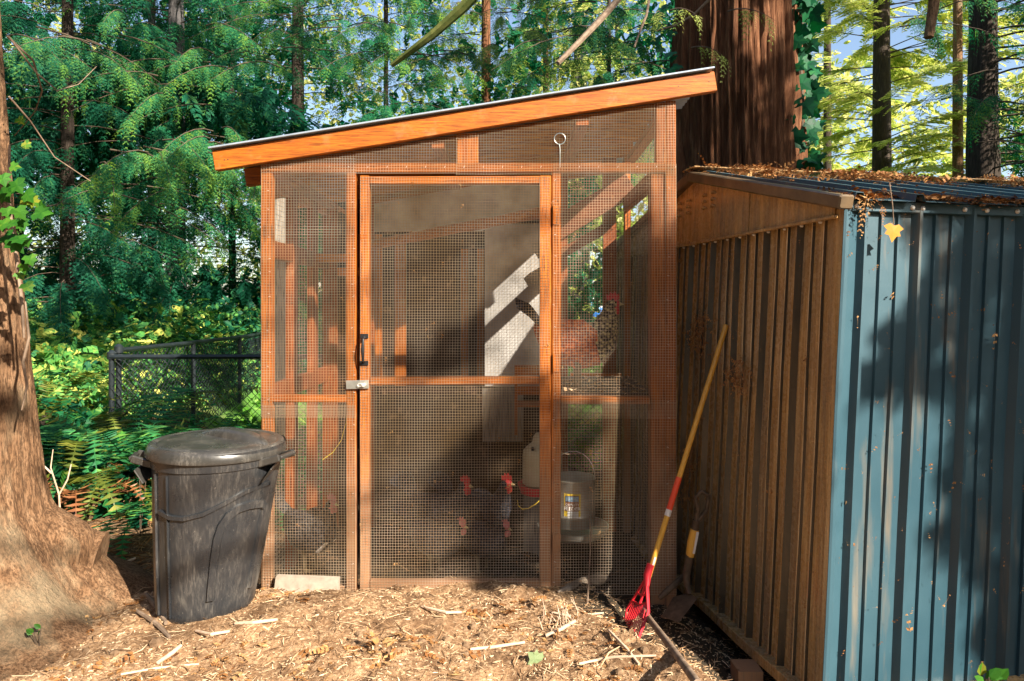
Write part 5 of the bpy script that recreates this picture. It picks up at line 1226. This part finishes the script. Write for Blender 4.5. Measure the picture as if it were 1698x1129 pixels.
# ------------------------------------------------------------------ litter on the ground
def prisms(name, label, cat, x, y, L, W, mat, tint, tilt=.18, lift=.0, kind='stuff', bend=True):
    n = len(x); z = gz(x, y)+lift+W*.6; az = RS.uniform(0, 2*np.pi, n); D = np.stack([np.cos(az), np.sin(az), RS.normal(0, tilt, n)], -1); D = nrm(D)
    U = nrm(np.stack([RS.normal(0,.3,n), RS.normal(0,.3,n), np.ones(n)], -1)); Sd = nrm(np.cross(D, U)); U = np.cross(Sd, D)
    c = np.stack([x, y, z], -1); t = np.array([-.5, 0, .5]); V = []
    bn = RS.normal(0, .12, n)[:, None]*L[:, None]
    for k, tt in enumerate(t):
        w = W*(1.0 if k == 1 else .45); cc = c+D*L[:, None]*tt+(Sd*bn if k == 1 and bend else 0)
        V += [cc+Sd*w[:, None]-U*w[:, None]*.3, cc-Sd*w[:, None]-U*w[:, None]*.3, cc+U*w[:, None]*.45]
    V = np.stack(V, 1).reshape(-1, 3); F_ = []
    for a in (0, 3):
        for i in (1, 2): j = (i+1) % 3; F_.append((a+i, a+j, a+3+j, a+3+i))
    Q = (np.array(F_)[None]+(np.arange(n)*9)[:, None, None]).reshape(-1, 4)
    o = np_mesh(name, V, Q, mat, None, tint=np.repeat(tint, 9)); return tag(o, label, cat, kind=kind)
def lit(n, xr, yr):
    return RS.uniform(*xr, n), yr[0]+(yr[1]-yr[0])*RS.rand(n)
n = 24000; x, y = lit(n, (-2.4, 1.3), (1.95, 3.25)); prisms('bark_chips', 'pale wood chips and bark mulch covering the foreground', 'bark chips', x, y, RS.gamma(1.6, .007, n)+.004, RS.uniform(.0007, .0030, n), CHIP, np.clip(RS.normal(.62, .28, n), 0, 1))
n = 9000; x, y = lit(n, (-3.3, 1.2), (3.2, 5.0)); prisms('bark_chips', 'dark chips and straw on the floor of the run and the bare soil behind the can', 'bark chips', x, y, RS.gamma(2.2, .012, n)+.008, RS.uniform(.001, .0035, n), CHIP, np.clip(RS.normal(.12, .14, n)+.35*(x < -1.2), 0, 1))  # run floor chips coloured darker to stand in for shade
n = 2200; x, y = lit(n, (-3.2, 1.2), (1.95, 3.2)); prisms('fine_twigs', 'thin twigs strewn over the foreground mulch', 'twigs', x, y, RS.gamma(3, .018, n)+.02, RS.uniform(.0008, .0026, n), CHIP, np.clip(RS.normal(.4, .35, n), 0, 1), tilt=.12, lift=.004)
n = 1100; x, y = lit(n, (-3.3, -1.3), (3.3, 4.6)); prisms('fine_twigs', 'brown twigs strewn over the shaded soil behind the trash can', 'twigs', x, y, RS.gamma(3, .04, n)+.05, RS.uniform(.0018, .0050, n), NEED, np.clip(RS.normal(.35, .3, n), 0, 1), tilt=.16, lift=.008)
n = 1700; x, y = lit(n, (-2.4, 1.1), (1.95, 3.3)); keep = fbm(x*3, y*3, 41) > .52; x, y = x[keep], y[keep]; n = len(x)
V, T, C = scatter([frond_tpl(5, 0, .35, .06), frond_tpl(3, 0, .5, .10)], np.stack([x, y, gz(x, y)+.006], -1), np.stack([RS.normal(0,1,n), RS.normal(0,1,n), RS.normal(.05,.12,n)], -1), RS.normal(0,.3,(n,3))+[0,0,1], RS.uniform(.02, .07, n), RS.uniform(.1, 1, n))
tag(np_mesh('needle_litter', V, T, NEED, None, tint=C), 'orange-brown cedar sprigs scattered on the foreground mulch', 'needle litter', kind='stuff')
# clods in the foreground
m = MB()
for k in range(170):
    x = random.uniform(-2.2, 1.3); y = random.uniform(2.0, 3.25); r = random.uniform(.006, .020)*(1.5 if random.random() < .1 else 1); z = float(gz(x, y)); n_ = 6; vs = []
    for i, ph in enumerate((-.9, -.3, .4, 1.1)):
        for j in range(n_): t = 2*math.pi*j/n_; rr_ = r*math.cos(ph)*random.uniform(.75, 1.2); vs.append((x+rr_*math.cos(t), y+rr_*math.sin(t), z+r*.8*math.sin(ph)*random.uniform(.8, 1.1)))
    m.add(vs, [(a*n_+j, a*n_+(j+1)%n_, (a+1)*n_+(j+1)%n_, (a+1)*n_+j) for a in range(3) for j in range(n_)]+[tuple(3*n_+j for j in range(n_))])
tag(m.build('soil_clods', m_plain('soil_clod', (.10,.06,.035), (.26,.17,.10), 40, .9, 0, .1), None), 'small clods and stones bedded in the foreground soil', 'clods', kind='stuff')
# sticks one can pick out
def stick(pts, r, label, mat=TWIGL, group=None):
    m = MB(); q = [gp(u, v, r*1.2+(e if e else 0)) for u, v, *ex in pts for e in [ex[0] if ex else 0]]
    m.tube(q, [r*(.6+.4*math.sin(math.pi*(i+.5)/len(q))) for i in range(len(q))], 7); return tag(m.build('stick', mat, None, smooth=True), label, 'stick', group)
stick([(242,990),(250,1000),(262,1018),(275,1040)], .010, 'crooked pale root sticking up left of the trash can base', TWIG)
stick([(228,1020),(245,1030),(262,1045),(282,1063)], .009, 'crooked twig lying just below the trash can base', TWIG)
stick([(130,962),(165,955),(200,940),(225,930)], .009, 'pale stick lying between the root and the trash can')
stick([(262,1105),(285,1090),(300,1075)], .008, 'short split stick on the mulch at the lower left')
stick([(325,1050),(350,1055),(380,1050)], .006, 'thin curved stick below the trash can')
stick([(390,1040),(420,1038),(460,1032)], .007, 'pale straight stick right of the trash can base')
stick([(200,1122),(260,1112),(330,1104)], .004, 'long thin twig on the mulch at the bottom left')
stick([(905,1060),(930,1050),(955,1036)], .008, 'thick pale stick on top of the debris ridge')
stick([(960,1105),(990,1098),(1020,1093),(1088,1090)], .005, 'long pale twig across the right end of the debris ridge')
stick([(780,1080),(820,1076),(870,1070)], .006, 'pale twig left of the green leaf on the ridge')
stick([(915,1020),(945,1024),(1000,1022)], .005, 'thin twig at the crest of the debris ridge')
stick([(1010,1050),(1040,1080),(1060,1110)], .006, 'twig on the sloping right side of the debris ridge')
stick([(85,800),(120,792),(180,800),(225,815)], .012, 'brown branch lying behind the left root', TWIG)
stick([(80,830),(130,835),(200,845)], .010, 'dark branch lying in the shade left of the trash can', TWIG)
stick([(700,1010),(740,1022),(765,1020)], .006, 'short twig in front of the door sill')
m = MB()
for k in range(26):
    u = random.uniform(895, 960); v = random.uniform(1015, 1050); a = gp(u, v); m.tube([a, a+Vector((random.uniform(-.03,.03), random.uniform(-.02,.02), random.uniform(.02,.06)))], [.0022,.001], 4, False)
tag(m.build('stubble', TWIGL, None), 'short upright dry stems on the debris ridge crest', 'stems', kind='stuff')
m = MB()
for pts in ([(100,868,3.0),(98,820,3.0),(84,775,3.0),(88,745,3.0)], [(98,820,3.0),(112,795,3.0),(118,770,3.0)], [(86,785,3.0),(70,770,3.0),(60,760,3.0)]): m.tube([Vector(P(*p)) for p in pts], [.004,.0035,.0025,.0015][:len(pts)], 5)
tag(m.build('bare_twig', TWIGL, None, smooth=True), 'pale forked dead twig standing behind the left root', 'twig')

# ------------------------------------------------------------------ unseen cedars added behind the camera, crowns placed to cast the dappled shade
e1 = nrm(np.array([-S[1], S[0], 0.])); e2 = np.cross(S, e1)
litset = []; shade = []
def sample(surf, n, ur, vr, litf, t0, t1):
    for _ in range(n):
        u = random.uniform(*ur); v = random.uniform(*vr); p = surf(u, v)
        if p is None: continue
        (litset if litf(u, v) else shade).append((p[0], p[1], p[2], t0, t1))
def nz_(u, v, s, seed): return float(fbm(np.array(u*s), np.array(v*s), seed, 3))
def lit_coop(u, v):
    if v > 640: return u < 600+nz_(u, v, .012, 1)*330 and nz_(u+v*.6, v, .016, 2) > .34
    if v < 330: return nz_(u-v*1.2, v, .028, 3) > .50
    if u < 625: return nz_(u+v, v, .016, 4) > .42
    return nz_(u+v, v*.6, .02, 5) > .56
sample(lambda u, v: P(u, v, 3.2), 9000, (340, 1200), (100, 985), lit_coop, 6.5, 9.5)
def lit_gr(u, v):
    d = v-1129-(u-0)*.0
    if u < 120 and v > 1075: return nz_(u, v, .03, 8) > .5
    band = (u-250)*.55-(v-1040)          # diagonal shadow bar
    if abs(band) < 22 and 230 < u < 480: return False
    return nz_(u+v, v*1.5, .02, 6) > .30
sample(lambda u, v: P(u, v, CAMZ*F/(v-507)*.93), 2600, (-50, 1000), (990, 1200), lit_gr, 7, 9)
def surf_blue(u, v):
    a = (u-1400)/453.*1.0
    for _ in range(3): Y = 2.5+a*.204; X = (u-849)/F*Y; a = (X-C0[0])/.979
    return np.array([X, Y, CAMZ-(v-507)/F*Y])
def lit_blue(u, v):
    if u < 1408 and v > 640: return True
    if u < 1445 and 350 < v < 580: return nz_(u, v*.5, .05, 9) > .38
    if 1445 < u < 1510 and abs((v-420)+(u-1505)*1.2) < 22: return True
    r = 1525 if v < 860 else 1525-(v-860)*.20
    if v > 720-(u-1400)*.25+60*(u < 1430): return u < r and nz_(u, v, .03, 10) > .22 or (u < 1600 and v > 960 and nz_(u, v, .04, 11) > .52)
    return False
sample(surf_blue, 7000, (1385, 1760), (300, 1200), lit_blue, 6.5, 9)
sample(lambda u, v: P(u, v, 2.6), 1600, (-60, 190), (0, 1050), lambda u, v: (v > 860 or nz_(u+v, v, .011, 12) > .47), 7, 9)
for y_ in (2.5, 2.75, 2.95): sample(lambda u, v: P(u, v, y_), 700, (-40, 200), (850, 1050), lambda u, v: True, 7, 9)
def lit_can(u, v):
    if v < 765: return nz_(u*.8-v*2, v, .03, 13) > .47
    c = 250+(v-760)*.45 if False else 385-(v-760)*.35
    if u < 285: return True
    return u > c+20 and not (abs(u-(430-(v-760)*.3)) < 9) or v > 990
sample(lambda u, v: P(u, v, 2.62), 1500, (235, 490), (695, 1030), lit_can, 7, 9)
def lit_bank(u, v): return (180 < u < 430 and 480 < v < 560 and nz_(u, v, .02, 14) > .40) or nz_(u, v, .02, 15) > .60
sample(lambda u, v: P(u, v, 7.0), 1500, (-60, 480), (430, 640), lit_bank, 9, 13)
sample(lambda u, v: P(u, v, 4.4), 900, (-60, 440), (600, 800), lambda u, v: nz_(u, v, .02, 16) > .66, 8, 10)
sample(lambda u, v: P(u, v, 3.5), 500, (60, 260), (770, 920), lambda u, v: nz_(u, v, .03, 17) > .52, 8, 10)
sample(lambda u, v: P(u, v, 9.5), 2600, (-120, 700), (-100, 440), lambda u, v: nz_(u, v, .012, 18) > .58, 11, 15)
sample(lambda u, v: P(u, v, 11), 900, (700, 1100), (-100, 260), lambda u, v: nz_(u, v, .012, 19) > .46, 11, 15)
sample(lambda u, v: P(u, v, 5.5), 900, (1080, 1340), (-60, 300), lambda u, v: (1180 < u < 1290 and v < 75 and nz_(u, v, .03, 20) > .42), 8, 10)
sample(lambda u, v: P(u, v, 7.4), 400, (1600, 1720), (-60, 300), lambda u, v: v < 200 and nz_(u, v, .02, 21) > .5, 9, 11)
cell = .06
def ab(p): p = np.array(p[:3]); return int(np.floor(p@e1/cell)), int(np.floor(p@e2/cell))
# wanted light only counts on the near surfaces
near_lit = {}
for p in litset:
    if p[3] <= 8: near_lit[ab(p)] = near_lit.get(ab(p), 0)+1
used = {}
cr = Crown(); centre = []
for p in shade:
    k = ab(p)
    if near_lit.get(k, 0) > 0: continue
    if sum(near_lit.get((k[0]+i, k[1]+j), 0) > 0 for i in (-1, 0, 1) for j in (-1, 0, 1)) >= 2: continue
    kk = (k[0], k[1]); 
    if used.get(kk, 0) >= 2: continue
    used[kk] = used.get(kk, 0)+1
    t = random.uniform(p[3], p[4]); q = np.array(p[:3])+S*t  # leaf clump placed towards the sun from each wanted shadow
    d = np.array([random.uniform(-1,1), random.uniform(-1,1), random.uniform(-1.0,.1)]); cr.put(q-nrm(d)*.05, d, np.array([random.uniform(-.5,.5), random.uniform(-.5,.5), 1]), random.uniform(.10, .16), random.uniform(.1, .6)); centre.append(q)
TPL_SH = [frond_tpl(3, 0, .6, .22) for _ in range(3)]
cen = np.array(centre); cm = cen.mean(0)
tr = [(2.9, -5.0), (9.2, -3.2), (.5, -7.5)]
labs = ['tall cedar standing behind the camera to the right', 'tall cedar farthest right behind the camera', 'tall cedar behind the camera on the left']
roots = []
for (tx, ty), lb2 in zip(tr, labs):
    rt = empty('cedar_tree', (tx, ty, 0), lb2, 'tree', 'cedars behind the camera'); trunk_mesh('trunk', tx, ty, -.2, 10.5, .26, .10, BARKR, rt, n=24, nz=30); roots.append(rt)
own = np.argmin(np.stack([np.hypot(cen[:, 0]-a, cen[:, 1]-b) for a, b in tr]), 0)
for i, rt in enumerate(roots):
    c2 = Crown(); idx = np.where(own == i)[0]
    for j in idx: c2.P.append(cr.P[j]); c2.D.append(cr.D[j]); c2.U.append(cr.U[j]); c2.S.append(cr.S[j]); c2.T.append(cr.T[j])
    for j in idx[::70]:
        q = cen[j]; a = Vector((tr[i][0], tr[i][1], min(10, max(1.5, q[2]+.4)))); c2.mb.tube([a, a.lerp(Vector(q), .5)+Vector((0,0,.15)), Vector(q)], [.03,.02,.008], 4, False)
    if c2.mb.v: c2.mb.build('limbs', TWIGD, rt)
    c2.mesh('crown', TPL_SH, CEDAR, rt)

def ring(x, y, r):  # unseen woods added to hold back sky light, kept lower towards the sun
    az = np.degrees(np.arctan2(x, y)) % 360; d = np.abs(((az-135.5)+180) % 360-180)
    top = np.where(d < 24, 5.5, 11.0); return top*r
def ring_clumps(label, cx0, n, a0, a1, r0, r1):
    az = np.radians(RS.uniform(a0, a1, n)); rr = RS.uniform(r0, r1, n); x = rr*np.sin(az); y = rr*np.cos(az)+2; z = ring(x, y, RS.rand(n))
    ok = fbm(az*9, z*.5, 91) > .38; x, y, z = x[ok], y[ok], z[ok]; n = len(x)
    V, T, C = scatter(TPL_LOW, np.stack([x, y, z], -1), RS.normal(0, 1, (n, 3))-[0, 0, .4], RS.normal(0, .5, (n, 3))+[0, 0, 1], RS.uniform(.8, 1.5, n), RS.uniform(.1, .6, n))
    tag(np_mesh('surrounding_woods', V, T, HEML, None, tint=C), label, 'woods', kind='stuff')
ring_clumps('dark woodland behind the camera', 0, 5000, 100, 260, 13, 17)
ring_clumps('dark woodland far to the left of the coop', 0, 2500, 260, 300, 14, 18)
ring_clumps('dark woodland to the right of the shed', 0, 2500, 62, 100, 14, 18)
